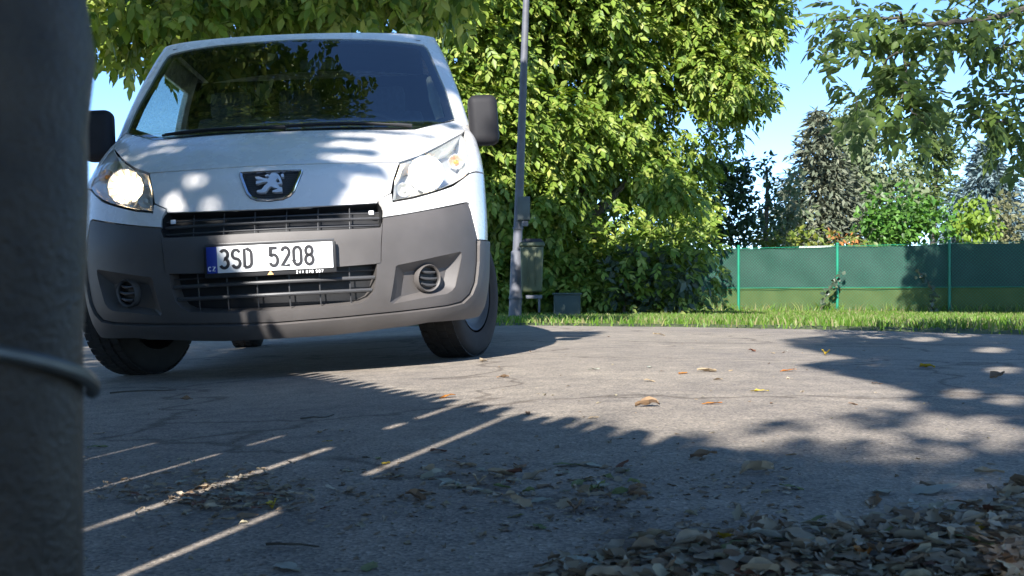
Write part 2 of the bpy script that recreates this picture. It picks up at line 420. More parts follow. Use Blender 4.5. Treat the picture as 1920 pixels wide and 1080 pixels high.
# painted bumper strip and fender, grey bumper, skirt
arch = []
for k in range(0, 15):
    a = R(150 - k * 10); arch.append((.93 + .395 * math.cos(a), .33 + .395 * math.sin(a)))
paint_b = half([(.453, .741), (.509, .767), (.511, .727), (.60, .743), (.661, .761), (.735, .786), (.783, .806), (.83, .842), (.866, .872), (.893, .882), (.99, .886, 't'), (1.02, .70, 't'), (1.015, .563, 't'), (.889, .563), (.883, .60), (.869, .66), (.860, .707), (.853, .730), (.838, .735), (.822, .731), (.752, .714), (.657, .694), (.564, .677), (.470, .664), (.472, .69), (.469, .712), (.458, .729)])
fen = half([(.869, .880), (.896, .890), (.99, .894, 't')]) + [(1.025, .70), (1.03, .60)] + [Yt(y, z) for y, z in arch if z > .56 and y < 1.3] + half([(1.33, .5, 'y'), (1.36, .9, 'y'), (1.34, 1.13, 'y'), (1.0, 1.17, 't')]) + half([(.862, 1.172), (.864, 1.128), (.862, 1.06), (.869, .97)])
skirt_r = half([(0, .230), (.275, .238), (.408, .244), (.521, .249), (.635, .256), (.730, .263), (.793, .275), (.835, .310), (.859, .362), (.875, .46), (.880, .535), (.884, .556), (1.01, .556, 't'), (.99, .45, 't'), (.965, .33, 't'), (.955, .255, 't'), (.895, .212, 't'), (.73, .206, 't'), (.632, .205), (.562, .196), (.448, .190), (.357, .182), (.223, .175), (0, .174)])
lg = half([(0, .452), (.436, .460), (.431, .404), (.417, .348), (.394, .316), (.36, .298), (.28, .290), (.10, .284), (0, .283)])
fog_o = half([(.514, .447), (.522, .453), (.70, .486), (.795, .505), (.803, .498), (.802, .482), (.767, .350), (.752, .332), (.728, .319), (.60, .303), (.492, .287), (.482, .296), (.484, .306)])
fog_i = half([(.566, .418), (.575, .423), (.70, .430), (.752, .434), (.760, .432), (.760, .425), (.741, .355), (.733, .347), (.715, .340), (.63, .325), (.552, .308), (.547, .312), (.548, .318)])
bump_half = half([(0, .452 + .012), (.4545, .464 + .006), (.459, .54), (.470, .657), (.564, .671), (.657, .688), (.752, .708), (.822, .725), (.839, .727), (.848, .72), (.853, .704), (.864, .631), (.874, .56), (.873, .533), (.869, .461), (.852, .364), (.829, .316), (.791, .283), (.730, .270), (.635, .263), (.521, .256), (.408, .251), (.275, .245), (0, .237)])
# grey bumper: a U around the lower grille
ub = half([(.4545, .470), (.459, .54), (.470, .657), (.564, .671), (.657, .688), (.752, .708), (.822, .725), (.839, .727), (.848, .72), (.853, .704), (.864, .631), (.874, .56), (.873, .533), (.869, .461), (.852, .364), (.829, .316), (.791, .283), (.730, .270), (.635, .263), (.521, .256), (.408, .251), (.275, .245), (0, .237)])
inner = half([(0, .283), (.10, .284), (.28, .290), (.36, .298), (.394, .316), (.417, .348), (.431, .404), (.436, .466)])
uloop = ub + [(-t, z) for t, z in reversed(ub[:-1])] + [(-t, z) for t, z in reversed(inner[1:])] + inner
bumper = panel('bumper', [uloop, fog_o, mir(fog_o)], M['grey'], van, thick=.03, st=.04, sz=.035)
cb = half([(0, .612), (.20, .611), (.40, .613), (.457, .616), (.466, .640), (.4555, .545), (.451, .466), (.43, .462), (.20, .453), (0, .452)])
panel('bumper_beam', [sym(cb)], M['grey'], van, off=.003, thick=.05, st=.04, sz=.03)
panel('bumper_skirt', [sym(skirt_r)], M['grey'], van, off=.012, thick=.03)
for s, mf in ((1, lambda q: q), (-1, mir)):
    panel('bumper_strip', [mf(paint_b)], M['paint'], van)
    panel('fender', [mf(fen)], M['paint'], van)
    # fog lamp recess: walls, floor, round slatted cover
    rec = MB(); n = len(fog_o); V = []; Fq = []
    o_ = mf(fog_o); i_ = mf(fog_i)
    for (a, b) in o_: V.append(cpt(a, b, -.002))
    for (a, b) in i_: V.append(cpt(a, b, -.045))
    for k in range(n):
        k2 = (k + 1) % n; q = (k, k2, n + k2, n + k); Fq.append(q if s < 0 else q[::-1])
    Fq.append(tuple(range(n, 2 * n)) if s > 0 else tuple(range(n, 2 * n))[::-1])
    rec.add(V, Fq); fr = rec.make('fog_lamp_recess', M['grey'], van, 30)
    c0 = cpt(*mf([X(.664, .390)])[0], -.045); nn = cnormal(*mf([X(.664, .390)])[0])
    nn = (nn + Vector((-.12 * s, 0, 0)) * 0).normalized()
    Rt = nn.to_track_quat('Z', 'Y').to_matrix().to_4x4(); Mt = Matrix.Translation(c0) @ Rt
    a = MB(); a.lathe([(.050, .02), (.058, .03), (.062, .022), (.063, .0)], 32, Mt); ring = a.make('fog_cover', M['grey'], van)
    a = MB(); a.lathe([(.051, .024), (.0505, .004), (0.001, .004)], 32, Mt); a.make('fog_cover_well', M['black'], ring)
    for zz, ww in ((.026, .038), (-.002, .046), (-.030, .036)):
        a = MB(); ctr = c0 + Vector((0, 0, zz)) + nn * .018
        rx = Rt.to_3x3()
        side = nn.cross(Vector((0, 0, 1))).normalized()
        a.tube([ctr - side * ww, ctr - side * ww * .3 + Vector((0, 0, -.002)), ctr + side * ww * .4, ctr + side * ww + Vector((0, 0, .008))], [.004, .0065, .007, .0045], 8)
        a.make('slat', M['grille'], ring)
# inner dark shell behind the grilles
V = []; Fq = []; nt_, nz_ = 41, 26
for i in range(nt_):
    for j in range(nz_):
        t = -.93 + 1.86 * i / (nt_ - 1); z = .20 + .86 * j / (nz_ - 1); p = chart(t, z); V.append((p.x * .90, p.y + .17, z))
for i in range(nt_ - 1):
    for j in range(nz_ - 1): a = i * nz_ + j; Fq.append((a, a + nz_, a + nz_ + 1, a + 1))
link('front_shell', mesh('front_shell', V, Fq, 180), M['black'], van)
# radiator floor pan under the nose
a = MB(); a.box((0, 2.65, .30), (1.50, 4.0, .10), bev=.03); a.make('underbody', M['black'], van)
# --- upper grille
def bar_on_skin(zc, x0, x1, off, r, n=22, dz=lambda x: 0):
    return [cpt(*X(x0 + (x1 - x0) * k / n, zc + dz(x0 + (x1 - x0) * k / n)), off) for k in range(n + 1)]
ug = empty('upper_grille'); ug.parent = van
ugo = half([(0, .712), (.3, .718), (.446, .724), (.458, .715), (.466, .70), (.466, .68), (.459, .62), (.40, .617), (0, .615)])
panel('grille_back', [sym(ugo)], M['black'], ug, off=-.055, thick=.01)
a = MB()
ring = sym(ugo); V = [cpt(t, z, -.003) for t, z in ring] + [cpt(t, z, -.055) for t, z in ring]; n = len(ring)
a.add(V, [(k, (k + 1) % n, n + (k + 1) % n, n + k) for k in range(n)]); a.make('grille_surround', M['black'], ug, 40)
for zc, r, off in ((.692, .0035, -.022), (.664, .0065, -.016), (.636, .0035, -.022)):
    a = MB(); a.tube(bar_on_skin(zc, -.457, .457, off, r), r, 8); a.make('bar', M['grille'], ug)
for xx in (-.333, -.2, -.067, .067, .2, .333):
    a = MB(); a.tube([cpt(*X(xx, zz), -.022) for zz in (.617, .64, .66, .68, .703, .715)], .0026, 6); a.make('bar', M['grille'], ug)
for s in (-1, 1):
    a = MB(); a.box(cpt(*X(s * .425, .692), -.018), (.022, .012, .018), bev=.003); a.make('grille_clip', M['white_print'], ug)
# --- lower grille
lgr = empty('lower_grille'); lgr.parent = van
panel('grille_back', [sym(lg)], M['black'], lgr, off=-.075, thick=.01)
a = MB(); ring = sym(lg); V = [cpt(t, z, -.003) for t, z in ring] + [cpt(t, z, -.075) for t, z in ring]; n = len(ring)
a.add(V, [(k, (k + 1) % n, n + (k + 1) % n, n + k) for k in range(n)]); a.make('grille_surround', M['grey'], lgr, 40)
for zc, r, off, xe in ((.436, .003, -.03, .43), (.404, .0085, -.018, .428), (.350, .0085, -.018, .414)):
    a = MB(); a.tube(bar_on_skin(zc, -xe, xe, off, r), r, 8); a.make('bar', M['grille'], lgr)
for xx in (-.325, -.197, -.068, .068, .197, .325):
    a = MB(); a.tube([cpt(*X(xx, zz), -.032) for zz in (.292, .32, .36, .40, .44, .455)], .003, 6); a.make('bar', M['grille'], lgr)
# --- number plate
npl = empty('number_plate', (0, -.012, .502)); npl.parent = van
a = MB(); a.box((0, .010, -.004), (.545, .018, .132), bev=.006); a.make('plate_holder', M['black'], npl)
a = MB(); a.box((0, .002, .068), (.535, .006, .010), bev=.002); a.make('holder_rail', M['grille'], npl)
a = MB(); a.box((.0215, -.002, .005), (.477, .006, .110), bev=.002); a.make('plate_face', M['plate_white'], npl)
a = MB(); a.box((-.2385, -.002, .005), (.043, .006, .110), bev=.002); a.make('country_band', M['plate_blue'], npl)
def arc(cx, cy, rx, ry, a0, a1, n=12): return [(cx + rx * math.cos(R(a0 + (a1 - a0) * k / n)), cy + ry * math.sin(R(a0 + (a1 - a0) * k / n))) for k in range(n + 1)]
# glyph strokes in a 1 x 2 cell
GL = {
 '3': [arc(.5, 1.52, .42, .48, 150, -80, 14) + arc(.48, .52, .46, .52, 80, -155, 16)],
 'S': [arc(.5, 1.50, .42, .50, 20, 250, 14) + arc(.5, .50, .43, .50, 72, -160, 14)],
 'D': [[(.1, 0), (.1, 2), (.45, 2)] + arc(.45, 1.45, .45, .55, 90, 0, 8) + arc(.45, .55, .45, .55, 0, -90, 8) + [(.1, 0)]],
 '5': [[(.88, 2), (.16, 2), (.10, 1.12)] + arc(.46, .62, .46, .62, 125, -155, 18)],
 '2': [arc(.5, 1.48, .42, .52, 165, -12, 12) + [(.86, 1.18), (.08, 0), (.94, 0)]],
 '0': [arc(.5, 1.48, .42, .52, 0, 180, 14) + [(.08, .52)] + arc(.5, .52, .42, .52, 180, 360, 14) + [(.92, 1.48)]],
 '8': [arc(.5, 1.52, .38, .48, -90, 270, 24), arc(.5, .53, .44, .53, 90, 450, 24)],
 'C': [arc(.5, 1.3, .42, .7, 35, 180, 10) + arc(.5, .7, .42, .7, 180, 325, 10)],
 'Z': [[(.08, 2), (.92, 2), (.08, 0), (.92, 0)]],
 '1': [[(.25, 1.6), (.6, 2), (.6, 0)]], '7': [[(.08, 2), (.92, 2), (.4, 0)]], '9': [arc(.5, 1.48, .42, .52, 0, 360, 18), [(.92, 1.48), (.9, .6)] + arc(.5, .5, .42, .5, 0, -150, 8)],
}
def glyph(ch, x, z, wd, ht, sw, y, dep=.003):
    a = MB()
    for st_ in GL[ch]:
        pts = [(x + p[0] * wd, z + p[1] * ht / 2) for p in st_]; L = []; Rr_ = []
        for i, p in enumerate(pts):
            q0 = pts[max(i - 1, 0)]; q1 = pts[min(i + 1, len(pts) - 1)]
            dx, dz = q1[0] - q0[0], q1[1] - q0[1]; l = math.hypot(dx, dz) or 1
            k = sw / 2
            if 0 < i < len(pts) - 1:                     # mitre
                ax, az = p[0] - q0[0], p[1] - q0[1]; la = math.hypot(ax, az) or 1
                cosv = max(.5, (ax * dx + az * dz) / (la * l)); k = k / cosv
            L.append((p[0] - dz / l * k, p[1] + dx / l * k)); Rr_.append((p[0] + dz / l * k, p[1] - dx / l * k))
        n = len(pts); V = [(q[0], y, q[1]) for q in L] + [(q[0], y, q[1]) for q in Rr_] + [(q[0], y + dep, q[1]) for q in L] + [(q[0], y + dep, q[1]) for q in Rr_]
        F = []
        for i in range(n - 1):
            F += [(i, i + 1, n + i + 1, n + i), (2 * n + i, 2 * n + i + 1, i + 1, i), (n + i, n + i + 1, 3 * n + i + 1, 3 * n + i)]
        F += [(0, n, 3 * n, 2 * n), (n - 1, 3 * n - 1, 4 * n - 1, 2 * n - 1)]
        a.add(V, F)
    return a
xg = -.205
for ch in CZ:
    if ch == ' ': xg += .058; continue
    glyph(ch, xg, -.030, .036, .074, .0125, -.0075).make('character', M['plate_black'], npl, None); xg += .0485
for k, ch in enumerate('CZ'):
    glyph(ch, -.254 + k * .017, -.040, .012, .017, .0032, -.0072, .002).make('character', M['white_print'], npl, None)
xg = .105
for ch in '211 870 907':
    if ch == ' ': xg += .006; continue
    glyph(ch, xg, -.0665, .0066, .0105, .0028, -.0012, .002).make('character', M['white_print'], npl, None); xg += .0115
a = MB(); a.prism([(-.014, -.0665), (.012, -.0665), (-.001, -.049)], Matrix.Translation((0, -.0005, 0)) @ Matrix.Rotation(R(90), 4, 'X'), .002); a.make('dealer_mark', M['orange'], npl, None)
# --- badge: chrome frame, mesh field, lion emblem
bdg = empty('badge'); bdg.parent = van
bo = sym(half(badge_h)); n = len(bo); cc = (0, .822)
def shr(p, k): return (p[0] * k, cc[1] + (p[1] - cc[1]) * k)
V = []; Fq = []
rings = [(.985, .004), (.95, .010), (.88, .006), (.84, -.012)]
for k, off in rings: V += [cpt(*shr(p, k), off) for p in bo]
for r_ in range(len(rings) - 1):
    for k in range(n): Fq.append((r_ * n + k, r_ * n + (k + 1) % n, (r_ + 1) * n + (k + 1) % n, (r_ + 1) * n + k))
a = MB(); a.add(V, Fq); a.make('badge_frame', M['chrome'], bdg, 40)
V = [cpt(*shr(p, .86), -.014) for p in bo]; a = MB(); a.add(V, [tuple(range(n))]); a.make('badge_field', M['black'], bdg, None)
a = MB(); badge_in = [shr(p, .83) for p in bo]
for r_ in range(14):
    for c_ in range(24):
        xx = -.105 + c_ * .0092 + (.0046 if r_ % 2 else 0); zz = .757 + r_ * .0088; t_, z_ = X(xx, zz)
        if not inpoly(t_, z_, badge_in): continue
        for q in ((.0046, .0044), (-.0046, .0044), (.0092, 0)):
            t2, z2 = X(xx + q[0], zz + q[1]); p0 = cpt(t_, z_, -.011); p1 = cpt(t2, z2, -.011); a.tube([p0, p1], .0011, 4, False)
hm = a.make('honeycomb', M['grille'], bdg); hm['kind'] = 'stuff'
LION = [(740, 330), (790, 308), (835, 330), (870, 285), (950, 283), (1010, 318), (1050, 370), (1088, 470), (1075, 503), (1000, 505), (1040, 562), (1087, 568), (1094, 662), (960, 670), (893, 656), (905, 632), (985, 612), (1000, 590), (930, 582), (870, 552), (820, 582), (780, 642), (752, 670), (650, 672), (583, 657), (600, 625), (680, 612), (740, 532), (800, 487), (790, 462), (690, 468), (605, 498), (560, 492), (577, 470), (558, 446), (640, 432), (720, 434), (680, 416), (590, 412), (560, 386), (543, 358), (620, 353), (700, 384), (800, 400), (833, 372), (800, 350), (750, 354)]
def badge_xy(u, v_):
    px, py = 430 + u * .0926, 300 + v_ * .0926
    return ((px - 509) * .00228, .8815 - (py - 322.5 + .030 * (px - 509)) * .00243)
def emblem(poly, holes, name):
    bm = bmesh.new(); es = []
    for lp in [poly] + holes:
        vv = [bm.verts.new((*badge_xy(*p), 0)) for p in lp]; es += [bm.edges.new((vv[i], vv[(i + 1) % len(vv)])) for i in range(len(vv))]
    bmesh.ops.triangle_fill(bm, edges=es, use_beauty=True)
    ex = bmesh.ops.extrude_face_region(bm, geom=bm.faces[:]); top = [q for q in ex['geom'] if isinstance(q, bmesh.types.BMVert)]
    for q in top: q.co.z = 1
    bmesh.ops.recalc_face_normals(bm, faces=bm.faces[:])
    for q in bm.verts:
        t_, z_ = X(q.co.x, q.co.y); off = .006 if q.co.z > .5 else -.009; p = cpt(t_, z_, off); q.co = p
    a = MB(); a.bm(bm); a.make(name, M['emblem'], bdg, None)
emblem(LION, [[(955, 442), (1000, 388), (1042, 468), (1000, 482)]], 'emblem')
emblem([(1056, 322), (1085, 303), (1115, 312), (1125, 368), (1092, 372), (1065, 358)], [], 'emblem')
# --- headlights
hl = half([(.549, .909), (.632, .944), (.716, .999), (.79, 1.056), (.842, 1.104), (.858, 1.08), (.862, 1.04), (.866, .95), (.864, .882), (.832, .850), (.783, .818), (.735, .796), (.661, .772), (.60, .754), (.512, .737), (.522, .824)])
for s, mf in ((1, lambda q: q), (-1, mir)):
    H = empty('headlight'); H.parent = van
    ho = mf(hl); n = len(ho)
    cen = (sum(p[0] for p in ho) / n, sum(p[1] for p in ho) / n)
    sh = lambda p, k: (cen[0] + (p[0] - cen[0]) * k, cen[1] + (p[1] - cen[1]) * k)
    panel('lens', [[sh(p, .985) for p in ho]], M['lens'], H, off=-.001, thick=.004)
    V = [cpt(*sh(p, .99), -.004) for p in ho] + [cpt(*sh(p, .93), -.02) for p in ho] + [cpt(*sh(p, .88), -.075) for p in ho]
    Fq = [(r_ * n + k, r_ * n + (k + 1) % n, (r_ + 1) * n + (k + 1) % n, (r_ + 1) * n + k) for r_ in (0, 1) for k in range(n)]
    a = MB(); a.add(V, Fq); a.make('housing', M['reflector'], H, 40)
    panel('housing_back', [[sh(p, .885) for p in ho]], M['reflector'], H, off=-.075, thick=.003)
    def bowl(x, z, r, dep, off, lit, name='reflector_bowl', bulb=None):
        p = cpt(*mf([X(x, z)])[0], off); d = Vector((0, -1, .02)).normalized()
        Mt = Matrix.Translation(p) @ d.to_track_quat('Z', 'Y').to_matrix().to_4x4()
        a = MB(); a.lathe([(.012, -dep)] + [(r * math.sqrt(k / 8), -dep + dep * k / 8) for k in range(1, 9)] + [(r * 1.06, .0), (r * 1.06, -.01)], 14, Mt); b = a.make(name, M['reflector'], H, None)
        a = MB(); a.lathe([(.0005, -dep * .25), (.010, -dep * .3), (.012, -dep * .6), (.010, -dep)], 14, Mt); a.make('bulb', bulb or (M['bulb'] if lit else M['amber']), b)
        return b
    b = bowl(.668, .868, .078, .06, -.012, True)
    bowl(.568, .795, .030, .03, -.02, False, bulb=M['reflector'])
    bowl(.815, .955, .034, .03, -.025, False)
    # vertical flutes of the reflector field
    for k in range(5):
        xx = .60 + k * .035
        a = MB(); a.tube([cpt(*mf([X(xx, .768 + (xx - .60) * .26)])[0], -.035), cpt(*mf([X(xx, .80 + (xx - .60) * .26)])[0], -.05)], .007, 6); a.make('flute', M['reflector'], H)
# --- windscreen and its black border, pillars and roof edge
ws = half([(0, 1.121), (.25, 1.120), (.5, 1.117), (.616, 1.121), (.72, 1.168), (.818, 1.207), (.792, 1.33), (.742, 1.49), (.690, 1.655), (.675, 1.672), (.60, 1.681), (.41, 1.695), (0, 1.705)])
wsi = half([(0, 1.150), (.5, 1.146), (.61, 1.150), (.70, 1.190), (.775, 1.222), (.752, 1.33), (.705, 1.49), (.656, 1.64), (.645, 1.65), (.41, 1.672), (0, 1.682)])
panel('windscreen', [sym(ws)], M['screen_glass'], van, off=-.002, thick=.004, st=.06, sz=.06)
panel('windscreen_border', [sym(ws), sym(wsi)], M['seal'], van, off=-.009, thick=.003)
wsp = half([(0, 1.707), (.41, 1.698), (.60, 1.684), (.678, 1.676), (.695, 1.658), (.746, 1.49), (.797, 1.33), (.823, 1.209)])
top = [(k / 12 * .98, 1.745) for k in range(13)]
pil = wsp + half([(.862, 1.178)]) + [(1.0, 1.175), (1.03, 1.22), (1.02, 1.4), (1.02, 1.6), (1.02, 1.68), (1.02, 1.745)] + top[::-1]
panel('windscreen_frame', [sym(pil)], M['paint'], van, thick=.03)
# roof
V = []; Fq = []; ns_, nv_ = 33, 26
for i in range(ns_):
    t = -1.02 + 2.04 * i / (ns_ - 1); p = chart(t, 1.745); s_ = min(1, abs(t) / 1.02)
    for j in range(nv_):
        q = (j / (nv_ - 1)) ** 1.6; y = p.y + (4.72 - p.y) * q; k = 1 - math.exp(-(y - p.y) / .55)
        V.append((p.x * (1 + .02 * k), y, 1.745 + (.115 * (1 - s_ ** 4) + .012) * k))
for i in range(ns_ - 1):
    for j in range(nv_ - 1): a_ = i * nv_ + j; Fq.append((a_, a_ + nv_, a_ + nv_ + 1, a_ + 1))
link('roof', mesh('roof', V, Fq, 60), M['paint'], van)
# flanks: door with window, sliding side, tail
for s, mf in ((1, lambda q: q), (-1, mir)):
    win = [Yt(1.20, 1.21), Yt(2.18, 1.20), Yt(2.16, 1.62), Yt(1.50, 1.62)]
    door = [Yt(1.345, .45), Yt(2.30, .45), Yt(2.30, 1.2), Yt(2.26, 1.735), (1.03, 1.735), (1.03, 1.60), (1.03, 1.40), (1.04, 1.21), Yt(1.35, 1.14), Yt(1.37, .9)]
    panel('door', [mf(door), mf(win)], M['paint'], van, thick=.03, st=.2, sz=.12)
    panel('door_window', [mf(win)], M['side_glass'], van, off=-.012, thick=.003, st=.3, sz=.2)
    rarch = [(3.93 + .395 * math.cos(R(170 - k * 16)), .33 + .395 * math.sin(R(170 - k * 16))) for k in range(11)]
    sidep = [Yt(2.31, .45)] + [Yt(3.53, .45)] + [Yt(y, z) for y, z in rarch if z > .44] + [Yt(4.33, .45), Yt(4.70, .45), Yt(4.72, 1.0), Yt(4.72, 1.735), Yt(2.27, 1.735), Yt(2.31, 1.2)]
    panel('side_panel', [mf(sidep)], M['paint'], van, thick=.03, st=.3, sz=.15)
    sill = [Yt(1.34, .24), Yt(3.52, .24), Yt(3.53, .44), Yt(1.335, .44)]
    panel('sill', [mf(sill)], M['grey'], van, off=.004, thick=.03, st=.3, sz=.1)
    a = MB(); a.box((s * .955, 2.12, 1.02), (.035, .16, .03), bev=.01); a.make('door_handle', M['black'], van)
V = [(s * hermite(WT, z), 4.72, z) for z in np.linspace(.3, 1.745, 14) for s in (-1, 1)]; V += [(-.6, 4.72, 1.85), (.6, 4.72, 1.85)]
Fq = [(2 * k, 2 * k + 1, 2 * k + 3, 2 * k + 2) for k in range(14)]
a = MB(); a.add(V, Fq); a.make('tail', M['paint'], van, None)
# --- mirrors
for s in (-1, 1):
    mm = empty('door_mirror'); mm.parent = van
    bm = bmesh.new(); bmesh.ops.create_cube(bm, size=1)
    for q in bm.verts:
        k = .82 if q.co.z > 0 else 1.0
        q.co = Vector((q.co.x * .150 + (0 if q.co.z < 0 else -.006 * s), q.co.y * (.13 if q.co.z < 0 else .11), q.co.z * .255))
    bmesh.ops.bevel(bm, geom=bm.edges[:], offset=.045, segments=5, affect='EDGES', profile=.55)
    bmesh.ops.transform(bm, matrix=Matrix.Translation((s * .965, .985, 1.195)), verts=bm.verts)
    a = MB(); a.bm(bm); a.make('mirror_housing', M['mirror_shell'], mm, 60)
    a = MB(); a.box((s * .967, 1.053, 1.20), (.115, .006, .20), bev=.002); a.make('mirror_glass', M['chrome'], mm)
    a = MB(); a.tube([(s * .885, 1.10, 1.135), (s * .91, 1.05, 1.125), (s * .95, 1.0, 1.12)], [.035, .03, .03], 10); a.make('mirror_arm', M['mirror_shell'], mm)
# --- wipers, scuttle, washer jet
sc = half([(0, 1.121), (.4, 1.120), (.60, 1.122), (.612, 1.110), (.5, 1.100), (.25, 1.104), (0, 1.105)])
panel('scuttle', [sym(sc)], M['black'], van, off=-.012, thick=.02)
for x0, x1, z1 in ((.02, -.56, 1.128), (.60, .02, 1.132)):
    wp = empty('wiper'); wp.parent = van
    pts = [cpt(*X(x0 + (x1 - x0) * k / 10, 1.118 + (z1 - 1.118) * math.sin(k / 10 * math.pi * .5) + .010 * math.sin(k / 10 * math.pi)), .016) for k in range(11)]
    a = MB(); a.tube(pts, [.011, .010] + [.006] * 7 + [.005, .004], 8); a.make('wiper_arm', M['black'], wp)
    pts = [cpt(*X(x1 + (x0 - x1) * (k / 10 * .95 - .03), z1 + .004 + .006 * math.sin(k / 10 * math.pi)), .008) for k in range(11)]
    a = MB(); a.tube(pts, .006, 6); a.make('wiper_blade', M['black'], wp)
# --- cab interior
a = MB(); a.box((0, 1.02, 1.02), (1.56, .62, .16), bev=.05); a.box((.36, 1.12, 1.12), (.42, .28, .07), bev=.03); dsh = a.make('dashboard', M['dash'], van)
stw = empty('steering_wheel'); stw.parent = van
Mt = Matrix.Translation((.37, 1.36, 1.13)) @ Euler((R(-58), 0, 0)).to_matrix().to_4x4()
a = MB(); a.tube([Mt @ Vector((.19 * math.cos(k * math.pi / 16), .19 * math.sin(k * math.pi / 16), 0)) for k in range(33)], .015, 8, False); a.make('wheel_rim', M['rimgrey'], stw)
a = MB()
for ang in (90, 210, 330): a.tube([Mt @ Vector((0, 0, -.03)), Mt @ Vector((.19 * math.cos(R(ang)), .19 * math.sin(R(ang)), 0))], [.03, .014], 8)
a.make('wheel_spokes', M['rimgrey'], stw)
for xx, wd in ((.42, .46), (-.08, .42), (-.48, .40)):
    se = empty('seat'); se.parent = van
    a = MB(); a.box((xx, 1.72, .78), (wd, .5, .16), bev=.05); a.make('seat_cushion', M['seat'], se)
    a = MB(); a.box((xx, 1.98, 1.12), (wd, .14, .62), Euler((R(-10), 0, 0)), bev=.05); a.make('backrest', M['seat'], se)
    a = MB(); a.box((xx, 2.04, 1.50), (.25, .10, .17), bev=.04); a.make('headrest', M['seat'], se)
a = MB(); a.box((0, 2.32, 1.0), (1.60, .04, 1.40)); a.make('bulkhead', M['inside'], van)
a = MB(); a.box((0, 1.6, .55), (1.70, 1.5, .06)); a.make('cab_floor', M['inside'], van)
a = MB()
V = []; Fq = []
for i in range(9):
    for j in range(6):
        xx = -.66 + 1.32 * i / 8; yy = 1.36 + .95 * j / 5; V.append((xx, yy, 1.70 + .05 * (1 - (xx / .66) ** 2)))
for i in range(8):
    for j in range(5): q = i * 6 + j; Fq.append((q, q + 6, q + 7, q + 1))
a.add(V, Fq); a.make('headlining', M['inside'], van, 60)
a = MB(); a.tube([(.70, 1.42, 1.50), (.72, 1.30, 1.36), (.745, 1.22, 1.24)], [.02, .03, .024], 8); a.make('pillar_trim', M['belt'], van)
a = MB(); a.box((.10, 1.42, 1.60), (.20, .03, .06), bev=.015); a.make('rear_view_mirror', M['black'], van)
# --- wheels
STEER = R(-24)
for s, y, st_ in ((-1, .93, STEER), (1, .93, STEER), (-1, 3.93, 0), (1, 3.93, 0)):
    wh = empty('wheel', (s * .785, y, .325), (0, 0, st_)); wh.parent = van
    Mt = Matrix.Rotation(R(90), 4, 'Y')
    prof = [(.205, -.095), (.235, -.106), (.285, -.108), (.308, -.098), (.321, -.075), (.325, -.04), (.3255, 0), (.325, .04), (.321, .075), (.308, .098), (.285, .108), (.235, .106), (.205, .095)]
    a = MB(); a.lathe(prof, 48, Mt); ty_ = a.make('tyre', M['rubber'], wh, 50)
    a = MB()
    for k in range(48):                               # tread blocks
        for c_, xo in enumerate((-.072, -.026, .026, .072)):
            an = 2 * math.pi * (k + (.5 if c_ % 2 else 0)) / 48; rr = .326 if c_ in (1, 2) else .322
            a.box((xo, rr * math.cos(an), rr * math.sin(an)), (.036, .034, .006), Euler((an - math.pi / 2, 0, 0)))
    tb = a.make('tread', M['rubber'], ty_); tb['kind'] = 'stuff'
    a = MB(); sg = s
    a.lathe([(.205, -.095 * sg), (.20, .07 * sg), (.195, .094 * sg), (.17, .08 * sg), (.15, .07 * sg), (.06, .085 * sg), (.001, .09 * sg)], 32, Mt); a.make('rim', M['steel'], wh, 50)

# ------------------------------------------------------------------ foliage machinery
LT_V = np.array([(0, 0, 0), (.5, 0, -.05), (1, 0, -.02), (.38, .25, .03), (.38, -.25, .03), (.74, .15, .02), (.74, -.15, .02)])
LT_F = [(0, 1, 3), (0, 4, 1), (1, 5, 3), (1, 4, 6), (1, 2, 5), (1, 6, 2)]
SM_V = np.array([(0, 0, 0), (1, 0, -.06), (.45, .28, .04), (.45, -.28, .04)]); SM_F = [(0, 1, 2), (0, 3, 1)]
def unit(a): return a / np.maximum(np.linalg.norm(a, axis=-1, keepdims=True), 1e-9)
def frames(D, U):
    D = unit(D); S_ = unit(np.cross(U, D)); Nn = np.cross(D, S_); return D, S_, Nn
def tri_mesh(name, verts, faces):
    me = bpy.data.meshes.new(name); nv, nf = len(verts), len(faces)
    me.vertices.add(nv); me.vertices.foreach_set('co', np.asarray(verts, dtype=np.float32).ravel())
    me.loops.add(nf * 3); me.loops.foreach_set('vertex_index', np.asarray(faces, dtype=np.int32).ravel())
    me.polygons.add(nf); me.polygons.foreach_set('loop_start', np.arange(0, nf * 3, 3, dtype=np.int32)); 
    me.update(calc_edges=True); me.validate(); return me
def leaf_cloud(name, P, D, U, S_, mat, parent, loc, tmpl=(LT_V, LT_F), wid=1.0):
    TV, TF = tmpl; d, s_, n_ = frames(D, U); S_ = np.asarray(S_)[:, None]
    V = P[:, None, :] + S_[:, :, None] * (TV[None, :, 0:1] * d[:, None, :] + wid * TV[None, :, 1:2] * s_[:, None, :] + TV[None, :, 2:3] * n_[:, None, :])
    F = (np.asarray(TF)[None, :, :] + (np.arange(len(P)) * len(TV))[:, None, None]).reshape(-1, 3)
    me = tri_mesh(name, V.reshape(-1, 3) - np.array(loc), F); o = link(name, me, mat, parent); o['kind'] = 'stuff'; return o
_leafmesh = {}
